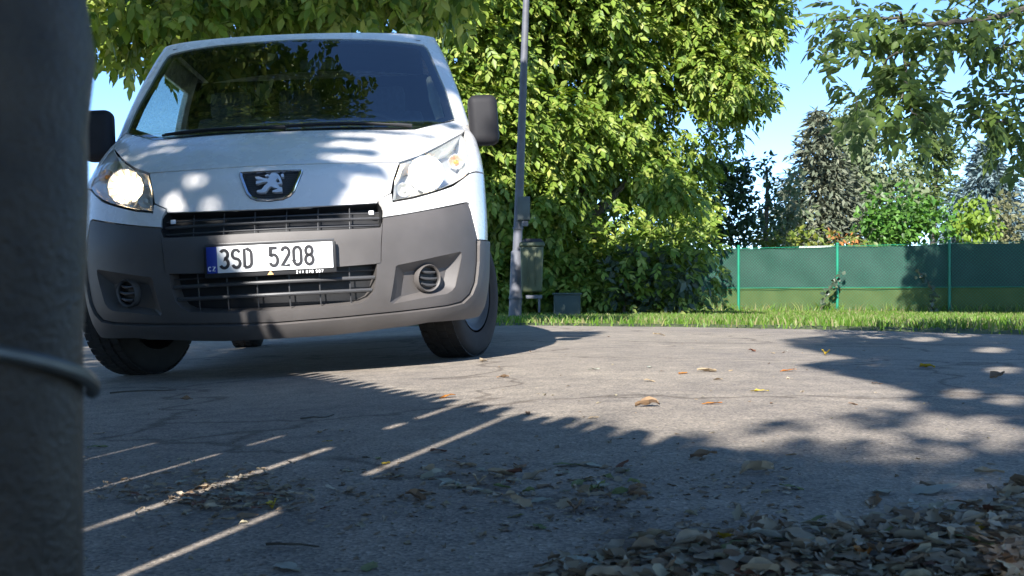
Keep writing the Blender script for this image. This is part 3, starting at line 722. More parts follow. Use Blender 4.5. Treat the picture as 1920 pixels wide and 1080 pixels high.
def leaf_parts(P, D, U, S_, mat, parent, loc, wid=1.0, name='leaf'):
    key = (mat.name, wid)
    if key not in _leafmesh:
        me = mesh('leaf', [(a, b * wid, c) for a, b, c in LT_V.tolist()], LT_F, 180); me.materials.append(mat); _leafmesh[key] = me
    d, s_, n_ = frames(D, U)
    for i in range(len(P)):
        o = bpy.data.objects.new(name, _leafmesh[key]); COL.objects.link(o); o.parent = parent; k = S_[i]; p = P[i] - np.array(loc)
        o.matrix_basis = Matrix(((d[i, 0] * k, s_[i, 0] * k, n_[i, 0] * k, p[0]), (d[i, 1] * k, s_[i, 1] * k, n_[i, 1] * k, p[1]), (d[i, 2] * k, s_[i, 2] * k, n_[i, 2] * k, p[2]), (0, 0, 0, 1)))
def compound(B, RD, length, lsize, pairs=3):
    """walnut-like leaves: rachis from B along RD with paired leaflets and one at the tip"""
    n = len(B); RD = unit(RD); U = unit(np.array([0, 0, 1.0]) + RNG.normal(0, .35, (n, 3))); d, s_, nn = frames(RD, U)
    P, D, UU, S_ = [], [], [], []
    L = np.asarray(length)[:, None] * np.ones((n, 1))
    for k in range(pairs):
        q = (k + 1) / (pairs + .6)
        for sg in (-1, 1):
            base = B + d * L * q - np.array([0, 0, 1]) * (L * q * q * .25)
            P.append(base); D.append(unit(d * .55 + s_ * sg * .8 - np.array([0, 0, .35]) + RNG.normal(0, .15, (n, 3)))); UU.append(unit(nn + RNG.normal(0, .3, (n, 3)))); S_.append(lsize * RNG.uniform(.75, 1.1, n) * (.8 + .2 * k / max(1, pairs - 1)))
    base = B + d * L - np.array([0, 0, 1]) * (L * .25)
    P.append(base); D.append(unit(d - np.array([0, 0, .55]) + RNG.normal(0, .15, (n, 3)))); UU.append(nn); S_.append(lsize * RNG.uniform(.95, 1.25, n))
    return np.concatenate(P), np.concatenate(D), np.concatenate(UU), np.concatenate(S_)
def shell_points(C, r, n, squash=.8):
    d = unit(RNG.normal(0, 1, (n, 3))); q = r * RNG.uniform(.45, 1.0, (n, 1)) ** .6
    o = d * q; o[:, 2] *= squash; return C + o, d
def proj_np(P):
    return 960 + FPX * P[:, 0] / P[:, 1], YH - FPX * (P[:, 2] - CAMH) / P[:, 1]
def split_largest(P, D, U, S_, cnt, ok=None):
    px, py = proj_np(P); d = P[:, 1]
    vis = (px > 20) & (px < 1900) & (py > 5) & (py < 1060)
    if ok is not None: vis &= ok(px, py)
    score = np.where(vis, S_ / d, -1); idx = np.argsort(-score)[:cnt]; idx = idx[score[idx] > 0]
    m = np.zeros(len(P), bool); m[idx] = True; return m
def limb(mb, a, b, r0, r1, wob=.12, n=7):
    a, b = Vector(a), Vector(b); L = (b - a).length; pts = []
    ph = [random.uniform(0, 6) for _ in range(3)]
    for k in range(n + 1):
        q = k / n; o = Vector((math.sin(q * 5 + ph[0]), math.sin(q * 4 + ph[1]), .5 * math.sin(q * 6 + ph[2]))) * wob * L * .25 * math.sin(q * math.pi)
        pts.append(a.lerp(b, q) + o)
    mb.tube(pts, [r0 + (r1 - r0) * k / n for k in range(n + 1)], 7)

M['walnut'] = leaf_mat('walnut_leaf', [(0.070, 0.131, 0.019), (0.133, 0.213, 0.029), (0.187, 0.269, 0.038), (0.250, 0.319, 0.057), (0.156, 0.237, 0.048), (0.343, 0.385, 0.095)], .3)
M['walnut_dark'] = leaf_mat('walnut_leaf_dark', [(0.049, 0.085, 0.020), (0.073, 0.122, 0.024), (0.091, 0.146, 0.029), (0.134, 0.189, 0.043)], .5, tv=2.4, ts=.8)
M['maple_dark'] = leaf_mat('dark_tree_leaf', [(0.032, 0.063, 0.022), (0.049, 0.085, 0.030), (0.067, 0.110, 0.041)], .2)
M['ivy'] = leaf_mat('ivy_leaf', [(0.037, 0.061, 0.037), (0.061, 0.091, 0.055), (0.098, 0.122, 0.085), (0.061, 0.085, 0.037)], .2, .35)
M['hedge'] = leaf_mat('hedge_leaf', [(0.110, 0.159, 0.024), (0.159, 0.201, 0.030), (0.195, 0.207, 0.037), (0.085, 0.134, 0.024)], .3)
M['bush'] = leaf_mat('bush_leaf', [(0.061, 0.159, 0.024), (0.098, 0.220, 0.037), (0.134, 0.268, 0.049), (0.049, 0.110, 0.024)], .3)
M['spruce'] = leaf_mat('spruce_needle', [(0.104, 0.122, 0.079), (0.146, 0.165, 0.110), (0.073, 0.085, 0.055), (0.195, 0.201, 0.134)], .1)
M['blue_spruce'] = leaf_mat('blue_spruce_needle', [(0.122, 0.183, 0.189), (0.183, 0.244, 0.244), (0.098, 0.146, 0.152)], .1)
M['birch'] = leaf_mat('birch_leaf', [(0.122, 0.165, 0.073), (0.171, 0.207, 0.104), (0.098, 0.134, 0.061), (0.207, 0.232, 0.134)], .3)
M['poplar'] = leaf_mat('poplar_leaf', [(0.104, 0.152, 0.049), (0.146, 0.195, 0.067), (0.085, 0.122, 0.043)], .3)
M['lime_shrub'] = leaf_mat('lime_shrub_leaf', [(0.159, 0.244, 0.030), (0.207, 0.293, 0.043), (0.122, 0.195, 0.024)], .35)
M['tan_shrub'] = leaf_mat('tan_shrub_leaf', [(0.171, 0.171, 0.085), (0.207, 0.201, 0.110), (0.134, 0.140, 0.061)], .3)
M['orange_leaf'] = leaf_mat('orange_bloom', [(.55, .22, .07), (.42, .17, .06), (.20, .16, .04), (.10, .13, .03)], .3)

# zones of the photograph that the sun reaches: the crowns are thinned where they would shade them
LIT = {
 'ground': [[(600, 700), (620, 712), (960, 775), (1060, 790), (1150, 780), (1240, 793), (1300, 805), (1400, 818), (1430, 800), (1560, 788), (1660, 770), (1720, 745), (1640, 722), (1560, 705), (1500, 690), (1600, 676), (1480, 655), (1470, 640), (1560, 632), (1400, 612), (1000, 605), (905, 612), (900, 685)],
   [(120, 790), (600, 690), (700, 700), (985, 755), (760, 905), (620, 1000), (480, 1100), (120, 1100)],
   [(1190, 590), (1920, 590), (1920, 626), (1560, 620), (1190, 612)]],
 'van': [[(600, 285), (640, 255), (760, 244), (850, 222), (845, 180), (870, 180), (930, 225), (915, 620), (540, 620), (400, 450), (620, 395), (645, 375), (655, 345), (640, 318), (600, 306)], [(535, 62), (580, 62), (580, 72), (535, 72)], [(720, 60), (790, 66), (790, 80), (720, 74)], [(615, 66), (645, 66), (645, 72), (615, 72)]],
 'tree': [[(850, -60), (1470, -60), (1470, 230), (1340, 270), (1300, 380), (1200, 380), (1120, 410), (1000, 430), (880, 420)]],
 'spray': [[(150, 20), (250, 20), (330, 70), (420, 60), (420, 90), (340, 190), (240, 190), (150, 150)]],
 'fence': [[(1310, 440), (1690, 440), (1700, 500), (1670, 596), (1310, 596)]],
 'far': [[(1380, 180), (1920, 180), (1920, 455), (1380, 455)]],
}
SPECK = [(205, 276), (215, 300), (235, 318), (258, 285), (355, 322), (372, 333), (360, 342), (318, 372), (330, 388), (470, 316), (500, 318), (520, 314), (395, 392), (545, 256), (300, 272), (330, 280)]
def landing(p):
    """where the shadow of a point falls: van nose, bonnet, fence, trees or ground"""
    x, y, z = p; k = TANE
    def at_y(yy): q = (yy - y) / SH.y; return x + SH.x * q, z - k * q
    for yy, zl, zh in ((4.74, .12, .74), (4.80, .7, .92), (4.95, .9, 1.0), (5.1, .96, 1.07), (5.25, 1.02, 1.16), (5.5, 1.1, 1.3), (5.9, 1.3, 1.62), (6.1, 1.55, 1.8), (6.3, 1.7, 1.9)):
        if y < yy:
            xx, zz = at_y(yy)
            if abs(xx - VX) < .93 and zl < zz < zh: return (xx, yy, zz, 'van')
    if y < 9.6:
        xx, zz = at_y(10.2)
        if 2.0 < zz < 3.1 and -4.4 < xx < -2.4: return (xx, 10.2, zz, 'spray')
    q = (z - .05) / k; gx, gy = x + SH.x * q, y + SH.y * q
    if gy < 13 or gy < y: return (gx, gy, .05, 'ground')
    if y < 18.2:
        xx, zz = at_y(18.2)
        if zz > .1 and -4 < xx < 3.3: return (xx, 18.2, zz, 'tree')
    t_ = ((22 - y) * 3.32 - (x - 4.45) * 2.10) / (SH.y * 3.32 + SH.x * 2.10)      # the line of the fence
    fx, fy, fz = x + SH.x * t_, y + SH.y * t_, z - k * t_
    if t_ > 0 and fx > 3.0 and 0 < fz < 1.35: return (fx, fy, fz, 'fence')
    if gy < 22: return (gx, gy, .05, 'ground')
    xx, zz = at_y(26.0); return (xx, 26.0, max(zz, .05), 'far')
DAP = [(1190, 794), (1261, 815), (1335, 807), (1372, 826), (1473, 823), (1590, 825), (1670, 836), (1771, 863), (1813, 804), (1728, 810), (1872, 847), (1909, 825), (1803, 746), (1888, 758), (1750, 794), (1856, 661), (1643, 634), (1728, 640), (1803, 632), (1633, 756), (1660, 865), (1540, 815), (1420, 835), (1300, 790), (1240, 800), (1880, 700), (1700, 770)] + [(random.uniform(1120, 1910), random.gauss(818, 18)) for _ in range(12)]
def keep(P, D, U, S):
    m = np.ones(len(P), bool); P = P + unit(D) * S[:, None] * .5
    for i, p in enumerate(P):
        h = landing(p); 
        if h[1] < .2: continue
        a, b = to_px(h)
        for L_ in LIT[h[3]]:
            if inpoly(a, b, L_): m[i] = False; break
        if m[i] and h[3] == 'van' and h[1] < 5.7:
            for sx, sy in SPECK:
                if ((a - sx) / 27) ** 2 + ((b - sy) / 15) ** 2 < 1: m[i] = False; break
        elif m[i] and h[3] == 'ground' and a > 1100:
            for sx, sy in DAP:
                ry = 3 + (sy - 600) * .05
                if ((a - sx) / 33) ** 2 + ((b - sy) / ry) ** 2 < 1: m[i] = False; break
    return m
def frame_free(P, margin=30):
    px, py = proj_np(P); return (P[:, 1] < .3) | (py < -margin) | (px < -margin * 3) | (px > 1920 + margin * 3)
def canopy(targets, zr, per, lsize, r=.55):
    """leaf clumps that stand on the sun side of the given points"""
    B, Dr = [], []
    for q in targets:
        z = random.uniform(*zr); t = (z - q[2]) / TANE; c = np.array([q[0] - SH.x * t, q[1] - SH.y * t, z])
        p, d = shell_points(c, r, per); B.append(p); Dr.append(d * .7 + np.array([0, 0, -.5]) + RNG.normal(0, .3, p.shape))
    B = np.concatenate(B); Dr = np.concatenate(Dr)
    return compound(B, Dr, RNG.uniform(.16, .26, len(B)), lsize, 3)

# ------------------------------------------------------------------ shade tree behind the camera
def rand_ground(n, fn):
    out = []
    while len(out) < n:
        x, y = random.uniform(-3.2, 6), random.uniform(.1, 8.6)
        if fn(x, y): out.append((x, y, .03))
    return out
def in_lit(x, y):
    a, b = to_px((x, y, .05)); return inpoly(a, b, LIT['ground'][0]) or inpoly(a, b, LIT['ground'][1])
tg = rand_ground(330, lambda x, y: not in_lit(x, y) and (y < 3.1 or (x > 1.2 and y < 8.3) or (x < -1.2 and y < 4))) + rand_ground(90, lambda x, y: not in_lit(x, y) and x > .9 and 2.3 < y < 5.5)
hood = [(random.uniform(-1.85, -.75), random.uniform(4.75, 5.6), random.uniform(.85, 1.3)) for _ in range(95)] + [(random.uniform(-1.8, -.2), random.uniform(5.9, 6.5), random.uniform(1.5, 1.85)) for _ in range(70)]
fringe = [q for q in tg if q[0] > 0 and 2.2 < q[1] < 5.2]; tg = [q for q in tg if q not in fringe]
fr_ = canopy(fringe, (3.6, 4.8), 44, .09, .42); P_, D_, U_, S_ = canopy(tg, (5.8, 8.0), 44, .105, .5); P_, D_, U_, S_ = [np.concatenate(q) for q in zip(fr_, (P_, D_, U_, S_))]; P2, D2, U2, S2 = canopy(hood, (4.8, 6.4), 40, .095, .42)
P_, D_, U_, S_ = [np.concatenate(q) for q in ((P_, P2), (D_, D2), (U_, U2), (S_, S2))]
m = keep(P_, D_, U_, S_) & frame_free(P_); loc = (-.6, -8.2, gz(-.6, -8.2))
shade = empty('walnut_tree', loc); tag(shade, 'big leafy tree behind the viewer whose crown shades the near asphalt', 'tree')
leaf_cloud('crown', P_[m], D_[m], U_[m], S_[m], M['walnut_dark'], shade, loc, (SM_V, SM_F))
print('shade leaves', m.sum(), len(m))
tr = MB(); limb(tr, (0, 0, 0), (.1, .1, 4.4), .30, .19, .05)
tr.make('trunk', M['bark'], shade)
for b in ((2.4, .5, 6.2), (1.4, .2, 7.0), (3.6, 1.2, 6.6), (-1.4, -1, 7.0)):
    a = MB(); limb(a, (.1, .1, 4.2), b, .12, .03); a.make('limb', M['bark'], shade)

# ------------------------------------------------------------------ tree on the left whose crown arches over the van
over = []
while len(over) < 330:
    c = (random.uniform(-6.0, -.3), random.uniform(4.6, 9.5), random.uniform(3.4, 6.2))
    if c[2] > .9 + .33 * c[1] and c[0] < -1.5 - 1.3 * (c[1] - 6.3): over.append(c)
B, Dr = [], []
for c in over:
    p, d = shell_points(np.array(c), .6, 26); B.append(p); Dr.append(d * .7 + np.array([0, 0, -.5]) + RNG.normal(0, .3, p.shape))
B = np.concatenate(B); Dr = np.concatenate(Dr); cl = compound(B, Dr, RNG.uniform(.16, .26, len(B)), .135, 3)
base_t = [(random.uniform(-.6, 3.5), 18.2, random.uniform(-.2, 1.45)) for _ in range(270)]
c2 = canopy(base_t + [(random.uniform(-3.6, -.7), random.uniform(6.5, 13), .0) for _ in range(110)], (4.6, 6.4), 22, .135, .5)
P_, D_, U_, S_ = [np.concatenate(q) for q in zip(cl, c2)]
m = keep(P_, D_, U_, S_) & frame_free(P_, 10)
# the part of it that hangs into the picture at the top left
vis = []
TL = [(165, -80), (860, -80), (860, 5), (700, 3), (560, 12), (470, 18), (400, 26), (335, 40), (312, 62), (290, 88), (272, 104), (262, 96), (250, 66), (232, 40), (214, 62), (196, 72), (176, 68), (165, 50)]
while len(vis) < 210:
    a, b = random.uniform(150, 860), random.uniform(-80, 175)
    if inpoly(a, b, TL): vis.append(pt(a, b, random.uniform(9.0, 11.5)))
B, Dr = [], []
for c in vis:
    p, d = shell_points(np.array(c), .26, 9); B.append(p); Dr.append(d * .6 + np.array([.1, -.1, -.6]) + RNG.normal(0, .3, p.shape))
B = np.concatenate(B); Dr = np.concatenate(Dr); c3 = compound(B, Dr, RNG.uniform(.14, .2, len(B)), .125, 3)
loc = (-7.2, 9.5, gz(-7.2, 9.5)); lt = empty('walnut_tree', loc); tag(lt, 'leafy tree whose crown hangs over the roof of the van at the upper left', 'tree')
sel = split_largest(*c3, 300)
leaf_parts(*[q[sel] for q in c3], M['walnut'], lt, loc)
leaf_cloud('crown', P_[m], D_[m], U_[m], S_[m], M['walnut'], lt, loc, (SM_V, SM_F))
leaf_cloud('hanging_foliage', *[q[~sel] for q in c3], M['walnut'], lt, loc)
a = MB(); limb(a, (0, 0, 0), (.2, 0, 2.8), .27, .18, .05); a.make('trunk', M['bark'], lt)
for b in ((3.6, -.6, 3.6), (4.8, .2, 4.2), (3.0, -3, 4.6), (5.8, -1.8, 4.6), (1.4, 1, 5.6), (4.4, -4.0, 4.6)):
    a = MB(); limb(a, (.2, 0, 2.5), b, .12, .025); a.make('limb', M['bark'], lt)

# ------------------------------------------------------------------ hanging walnut branches at the upper right
HB = [  # (pixel polyline, depth) of each bough; leaves hang from it
 ([(2150, -65), (1980, 3), (1850, 37), (1760, 46), (1690, 37), (1620, 29), (1560, 37)], 6.4, .02),
 ([(1690, 20), (1690, 80), (1700, 132), (1690, 183), (1670, 235)], 6.3, .009),
 ([(1680, 97), (1640, 149), (1610, 183), (1600, 209)], 6.2, .007),
 ([(1705, 115), (1712, 158), (1700, 183), (1720, 226), (1760, 244)], 6.25, .007),
 ([(1620, 29), (1580, 63), (1550, 89), (1545, 115)], 6.5, .006),
 ([(2100, 3), (1960, 63), (1900, 80), (1850, 97), (1790, 89)], 6.8, .014),
 ([(2080, 158), (1960, 170), (1900, 170), (1850, 183), (1840, 209)], 6.9, .012),
 ([(2080, 218), (1970, 235), (1900, 231), (1850, 231), (1815, 205)], 6.7, .01),
 ([(2050, 261), (1960, 269), (1915, 274), (1890, 295)], 6.6, .008),
 ([(1820, 37), (1800, 72), (1760, 97)], 6.5, .006),
 ([(1930, 3), (1900, 37), (1880, 80), (1900, 123)], 6.6, .008),
]
locw = (7.4, 8.2, gz(7.4, 8.2)); wt = empty('walnut_tree', locw); tag(wt, 'walnut tree with dark boughs hanging into the sky at the upper right', 'tree')
lv = Vector(locw)
a = MB(); limb(a, (0, 0, 0), (-.2, -.2, 2.4), .24, .16, .05); a.make('trunk', M['bark'], wt)
for b in ((-2.2, -1.2, 2.6), (-1.2, 3.5, 5.0), (-.6, -2.2, 4.6), (-2.4, 1.4, 4.6), (1.4, 1.0, 5.0)):
    a = MB(); limb(a, (-.2, -.2, 2.2), b, .11, .03); a.make('limb', M['bark'], wt)
B, Dr = [], []
for pl, d, rad in HB:
    pts = [pt(px, py, d + .25 * math.sin(i * 1.7)) for i, (px, py) in enumerate(pl)]
    fine = []
    for q0, q1 in zip(pts, pts[1:]):
        for k in range(6): fine.append(q0.lerp(q1, k / 6) + Vector((random.gauss(0, .008), 0, random.gauss(0, .008))))
    fine.append(pts[-1])
    a = MB(); a.tube([p - lv for p in fine], [rad * (1 - .75 * k / (len(fine) - 1)) for k in range(len(fine))], 6); a.make('bough', M['twig'], wt)
    for p in fine:
        for _ in range(1 if random.random() < .7 else 2):
            B.append(np.array(p) + RNG.normal(0, .05, 3)); Dr.append(np.array([random.gauss(0, .7), random.gauss(0, .5), random.gauss(-.25, .45)]))
for bx, by, d, n_, rr in ((1600, 70, 6.5, 26, .16), (1580, 100, 6.5, 14, .12), (1660, 110, 6.4, 22, .15), (1720, 90, 6.5, 26, .17), (1800, 70, 6.7, 26, .18), (1880, 60, 6.7, 36, .22), (1900, 110, 6.8, 26, .18), (1640, 190, 6.2, 16, .13), (1610, 215, 6.2, 14, .12), (1690, 235, 6.2, 18, .14), (1720, 270, 6.2, 16, .13), (1880, 220, 6.9, 26, .17), (1900, 270, 6.7, 28, .16), (1850, 260, 6.8, 14, .13), (1830, 300, 6.8, 10, .12), (1760, 60, 6.4, 18, .15), (1640, 50, 6.4, 20, .16), (1900, 30, 6.4, 60, .25), (1600, 20, 6.6, 40, .2), (1690, 15, 6.6, 40, .2), (1780, 15, 6.6, 40, .2), (1840, 20, 6.5, 40, .2), (1860, 250, 6.8, 30, .16), (1900, 290, 6.7, 30, .16), (1720, 210, 6.3, 30, .15), (1650, 250, 6.3, 30, .15)):
    c = np.array(pt(bx, by * .80 - 12, d)); p, dd = shell_points(c, rr * 1.1, max(3, int(n_ * .3)), 1); B += list(p); Dr += list(dd * .6 + np.array([0, 0, -.35]))
B = np.array(B); Dr = np.array(Dr); c3 = compound(B, Dr, RNG.uniform(.10, .16, len(B)), .078, 3)
sel = split_largest(*c3, 300); leaf_parts(*[q[sel] for q in c3], M['walnut_dark'], wt, locw, .95)
ft = [(random.uniform(7.3, 10.5), 20.5 - random.uniform(0, 1.5), random.uniform(.0, 1.5)) for _ in range(110)]
rt = [(random.uniform(2.0, 5.5), random.uniform(4.5, 8.0), .05) for _ in range(60)]
k1 = canopy(ft, (5.0, 7.5), 24, .14, .55); k2 = canopy(rt, (5.2, 7.0), 22, .14, .5)
k1 = [np.concatenate(q) for q in zip(k1, k2)]; m = keep(*k1) & frame_free(k1[0], 10)
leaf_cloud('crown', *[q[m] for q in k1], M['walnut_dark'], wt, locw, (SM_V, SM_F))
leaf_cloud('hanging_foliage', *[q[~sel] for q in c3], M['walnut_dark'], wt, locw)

# ------------------------------------------------------------------ the big tree in the middle
BT = [(840, -260), (1430, -260), (1465, 40), (1440, 110), (1425, 160), (1390, 215), (1385, 265), (1330, 300), (1325, 370), (1300, 440), (1230, 470), (1130, 520), (1060, 560), (1000, 585), (850, 590), (830, 200)]
big_c = []; tries = 0
while len(big_c) < 360 and tries < 20000:
    tries += 1
    a, b = random.uniform(820, 1470), random.uniform(-260, 590)
    if not inpoly(a, b, BT): continue
    edge = not all(inpoly(a + ox, b + oy, BT) for ox, oy in ((40, 0), (-5, 0), (0, 30), (0, -30)))
    low = b > 330 and a > 980
    if low and random.random() < .45: continue
    hole = max(math.exp(-((a - hx) / sx) ** 2 - ((b - hy) / sy) ** 2) for hx, hy, sx, sy in ((1235, 190, 55, 110), (1290, 330, 70, 90), (1120, 330, 60, 50), (1080, 470, 90, 60), (960, 520, 60, 60), (1200, 420, 70, 60)))
    d = 17.0 + 3.4 * (a - 840) / 620 + random.uniform(0, 2.0) + 1.6 * hole
    if random.random() < hole * .75: continue
    big_c.append((pt(a, b, d), .40 if edge else random.uniform(.48, .74)))
B, Dr = [], []
for c, r in big_c:
    p, d = shell_points(np.array(c), r, int(52 * (r / .58) ** 2) + 10); B.append(p); Dr.append(d * .55 + np.array([0, -.35, -.45]) + RNG.normal(0, .3, p.shape))
for _ in range(60):
    a, b = random.uniform(930, 1330), random.uniform(440, 585)
    p, d = shell_points(np.array(pt(a, b, random.uniform(18.2, 19.4))), .42, 22); B.append(p[p[:, 2] > .1]); Dr.append((d * .55 + np.array([0, -.35, -.3]) + RNG.normal(0, .3, p.shape))[p[:, 2] > .1])
# one bright spray that reaches forward at the lower right, as in the photograph
for a, b in ((1235, 315), (1255, 335), (1270, 350), (1225, 340), (1285, 365), (1262, 318), (1248, 355)):
    p, d = shell_points(np.array(pt(a, b, 17.6)), .21, 12); B.append(p); Dr.append(d * .5 + np.array([.2, -.3, -.5]))
B = np.concatenate(B); Dr = np.concatenate(Dr); c3 = compound(B, Dr, RNG.uniform(.17, .26, len(B)), .148, 3)
px_, py_ = proj_np(c3[0]); ok_ = np.array([True] * len(px_))
loc = (1.4, 19.6, gz(1.4, 19.6)); bt = empty('walnut_tree', loc); tag(bt, 'dense sunlit green tree filling the background behind the grey lamp post', 'tree')
sel = split_largest(*c3, 300, lambda x, y: (x > 930) & (y < 470)); leaf_parts(*[q[sel] for q in c3], M['walnut'], bt, loc)
leaf_cloud('crown', *[q[~sel] for q in c3], M['walnut'], bt, loc)
print('big tree leaflets', len(c3[0]))
a = MB(); limb(a, (0, 0, 0), (-.1, 0, 2.0), .24, .17, .05); a.make('trunk', M['bark'], bt)
for b in ((-1.6, -.3, 2.6), (.9, .2, 2.8), (-.3, 0, 4.6), (.8, .4, 4.8), (-1.2, .3, 4.4)):
    a = MB(); limb(a, (-.1, 0, 1.6), b, .11, .025); a.make('limb', M['bark'], bt)

def shrub(name, label, cat, specs, d, mat, lsize, dens, tmpl=(SM_V, SM_F), droop=-.2, group=None, trunk=None, parts=0, dd=.6, wid=1.0):
    """specs = pixel ellipses (cx, cy, rx, ry) at depth d that the crown is made of"""
    loc = Vector(((specs[0][0] - 960) / FPX * d, d, -.02)); o = empty(name, loc); tag(o, label, cat, group)
    P, D = [], []
    for cx, cy, rx, ry in specs:
        c = np.array(pt(cx, cy, d)); ax, az = rx / FPX * d, ry / FPX * d; n_ = int(dens * 4 * math.pi * ((ax * az) ** .5) ** 2)
        nsub = max(4, int(6 * math.sqrt(rx * ry) / 12)); q = unit(RNG.normal(0, 1, (nsub, 3))) * RNG.uniform(.35, .95, (nsub, 1)) * np.array([ax, min(ax, az) * dd + .15, az])
        own = RNG.integers(0, nsub, n_); sr = .38 * math.sqrt(ax * az)
        e = unit(RNG.normal(0, 1, (n_, 3))); P.append(c + q[own] + e * sr * RNG.uniform(.5, 1.05, (n_, 1))); D.append(e * .7 + np.array([0, -.2, droop]) + RNG.normal(0, .35, (n_, 3)))
    P = np.concatenate(P); D = np.concatenate(D); n_ = len(P); U = unit(np.array([0, -.5, .8]) + RNG.normal(0, .45, (n_, 3))); S_ = lsize * RNG.uniform(.7, 1.25, n_)
    k = P[:, 2] > .02; P, D, U, S_ = P[k], D[k], U[k], S_[k]
    L0 = tuple(loc); m = np.zeros(len(P), bool)
    if parts: m = split_largest(P, D, U, S_, parts); leaf_parts(P[m], D[m], U[m], S_[m], mat, o, L0, wid)
    leaf_cloud('crown' if cat == 'tree' else 'foliage', P[~m], D[~m], U[~m], S_[~m], mat, o, L0, tmpl, wid)
    zt = max(pt(cx, cy, d).z for cx, cy, _, _ in specs)
    a = MB(); r0 = (.02 * zt + .02 if cat == 'tree' else .03) if trunk is None else trunk
    limb(a, (0, .05, -.02), (0, .05, zt), r0, r0 * .35, .04); a.make('trunk' if cat == 'tree' else 'stem', M['bark'], o)
    return o
def conifer(name, label, apex, base_y, halfw, d, mat, tiers, group=None):
    top = pt(apex[0], apex[1], d); bz = max(.15, pt(apex[0], base_y, d).z); hw = halfw / FPX * d
    loc = (top.x, d, -.02); o = empty(name, loc); tag(o, label, 'tree', group); P, D, U, S_ = [], [], [], []
    H = top.z - bz
    for t in range(tiers):
        q = (t + .5) / tiers; z = top.z - H * q; rad = hw * (q ** .85) * random.uniform(.85, 1.08) + .05; nb = int(7 + 9 * q)
        for b in range(nb):
            an = random.uniform(0, 6.283); r_ = rad * random.uniform(.8, 1.1); n_ = int(16 + 34 * q)
            s = RNG.uniform(.1, 1, n_); x = np.cos(an) * r_ * s; y = np.sin(an) * r_ * s; zz = z - .28 * r_ * s + .10 * r_ * s * s
            sp = .16 * r_ + .04
            P.append(np.stack([x, y, zz], 1) + np.array([top.x, d, 0]) + RNG.normal(0, 1, (n_, 3)) * np.array([sp, sp, sp * .35])); D.append(np.array([math.cos(an), math.sin(an), -.3]) + RNG.normal(0, .5, (n_, 3)))
    P = np.concatenate(P); D = np.concatenate(D); n_ = len(P); U = unit(np.array([0, 0, 1.0]) + RNG.normal(0, .5, (n_, 3)))
    leaf_cloud('crown', P, D, U, RNG.uniform(.16, .34, n_) * d / 32, mat, o, loc, (SM_V, SM_F), .55)
    a = MB(); limb(a, (0, 0, 0), (0, 0, top.z - .1), .16, .02, .02); a.make('trunk', M['bark'], o); return o

# trees and shrubs beyond the fence, each its own
conifer('spruce_tree', 'dark brownish green spruce with layered boughs beyond the fence', (1535, 205), 470, 120, 33, M['spruce'], 26)
conifer('blue_spruce_tree', 'pale blue spruce beyond the fence at the right', (1850, 260), 450, 95, 36, M['blue_spruce'], 22)
shrub('birch_tree', 'tall pale grey green birch rising behind the dark spruce', 'tree', [(1600, 240, 50, 55), (1630, 310, 75, 70), (1660, 390, 85, 70), (1575, 300, 45, 60)], 42, M['birch'], .26, 60, droop=-.8)
shrub('poplar_tree', 'olive green rounded poplar top between the hanging boughs', 'tree', [(1752, 235, 42, 38), (1750, 290, 60, 50), (1740, 370, 70, 70)], 48, M['poplar'], .28, 50)
shrub('green_bush', 'large bright green bush in the middle beyond the fence', 'bush', [(1690, 400, 75, 50), (1640, 420, 45, 42), (1750, 410, 50, 45), (1700, 445, 100, 28)], 27, M['bush'], .18, 70, (LT_V, LT_F))
shrub('lime_shrub', 'yellow green weeping shrub in front of the blue spruce', 'shrub', [(1822, 400, 40, 40), (1830, 430, 42, 34)], 27.5, M['lime_shrub'], .17, 80, droop=-.8)
shrub('tan_shrub', 'olive tan shrub at the far right beyond the fence', 'shrub', [(1890, 400, 32, 42), (1885, 435, 45, 30)], 29, M['tan_shrub'], .16, 80)
shrub('hedge', 'yellowish green hedge showing just above the fence', 'hedge', [(1420, 450, 50, 24), (1480, 445, 55, 28), (1535, 450, 45, 24), (1600, 455, 40, 18)], 24.5, M['hedge'], .15, 60)
shrub('flowering_shrub', 'small orange shrub above the fence beside the white post', 'shrub', [(1572, 446, 26, 14), (1600, 452, 18, 10)], 23.4, M['orange_leaf'], .11, 70)
shrub('pale_shrub', 'tall light green shrub left of the dark spruce', 'shrub', [(1480, 350, 26, 38), (1490, 400, 42, 45), (1470, 430, 42, 35)], 26, M['birch'], .17, 50)
shrub('young_tree', 'slim dark young tree standing alone against the sky', 'tree', [(1438, 310, 14, 26), (1440, 350, 20, 34), (1445, 400, 28, 44)], 25.5, M['maple_dark'], .15, 60)
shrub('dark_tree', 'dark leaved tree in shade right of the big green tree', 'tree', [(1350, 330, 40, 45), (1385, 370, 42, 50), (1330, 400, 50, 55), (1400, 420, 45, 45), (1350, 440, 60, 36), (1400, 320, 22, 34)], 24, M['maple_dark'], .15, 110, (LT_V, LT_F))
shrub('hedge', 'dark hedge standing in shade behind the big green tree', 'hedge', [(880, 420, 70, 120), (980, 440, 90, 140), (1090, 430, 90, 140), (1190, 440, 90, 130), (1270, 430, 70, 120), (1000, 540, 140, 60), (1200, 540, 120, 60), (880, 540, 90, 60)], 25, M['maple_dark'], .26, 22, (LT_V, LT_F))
shrub('garden_bush', 'leafy green bush seen between the gate post and the van', 'bush', [(120, 470, 90, 80), (160, 520, 60, 60), (40, 480, 100, 90)], 24, M['birch'], .16, 40)
shrub('ivy_bush', 'grey green ivy bush in shade at the foot of the big tree', 'bush', [(1170, 510, 40, 46), (1230, 520, 50, 48), (1285, 530, 45, 50), (1210, 565, 80, 26), (1150, 555, 35, 30)], 18.2, M['ivy'], .16, 46, (LT_V, LT_F), parts=200)

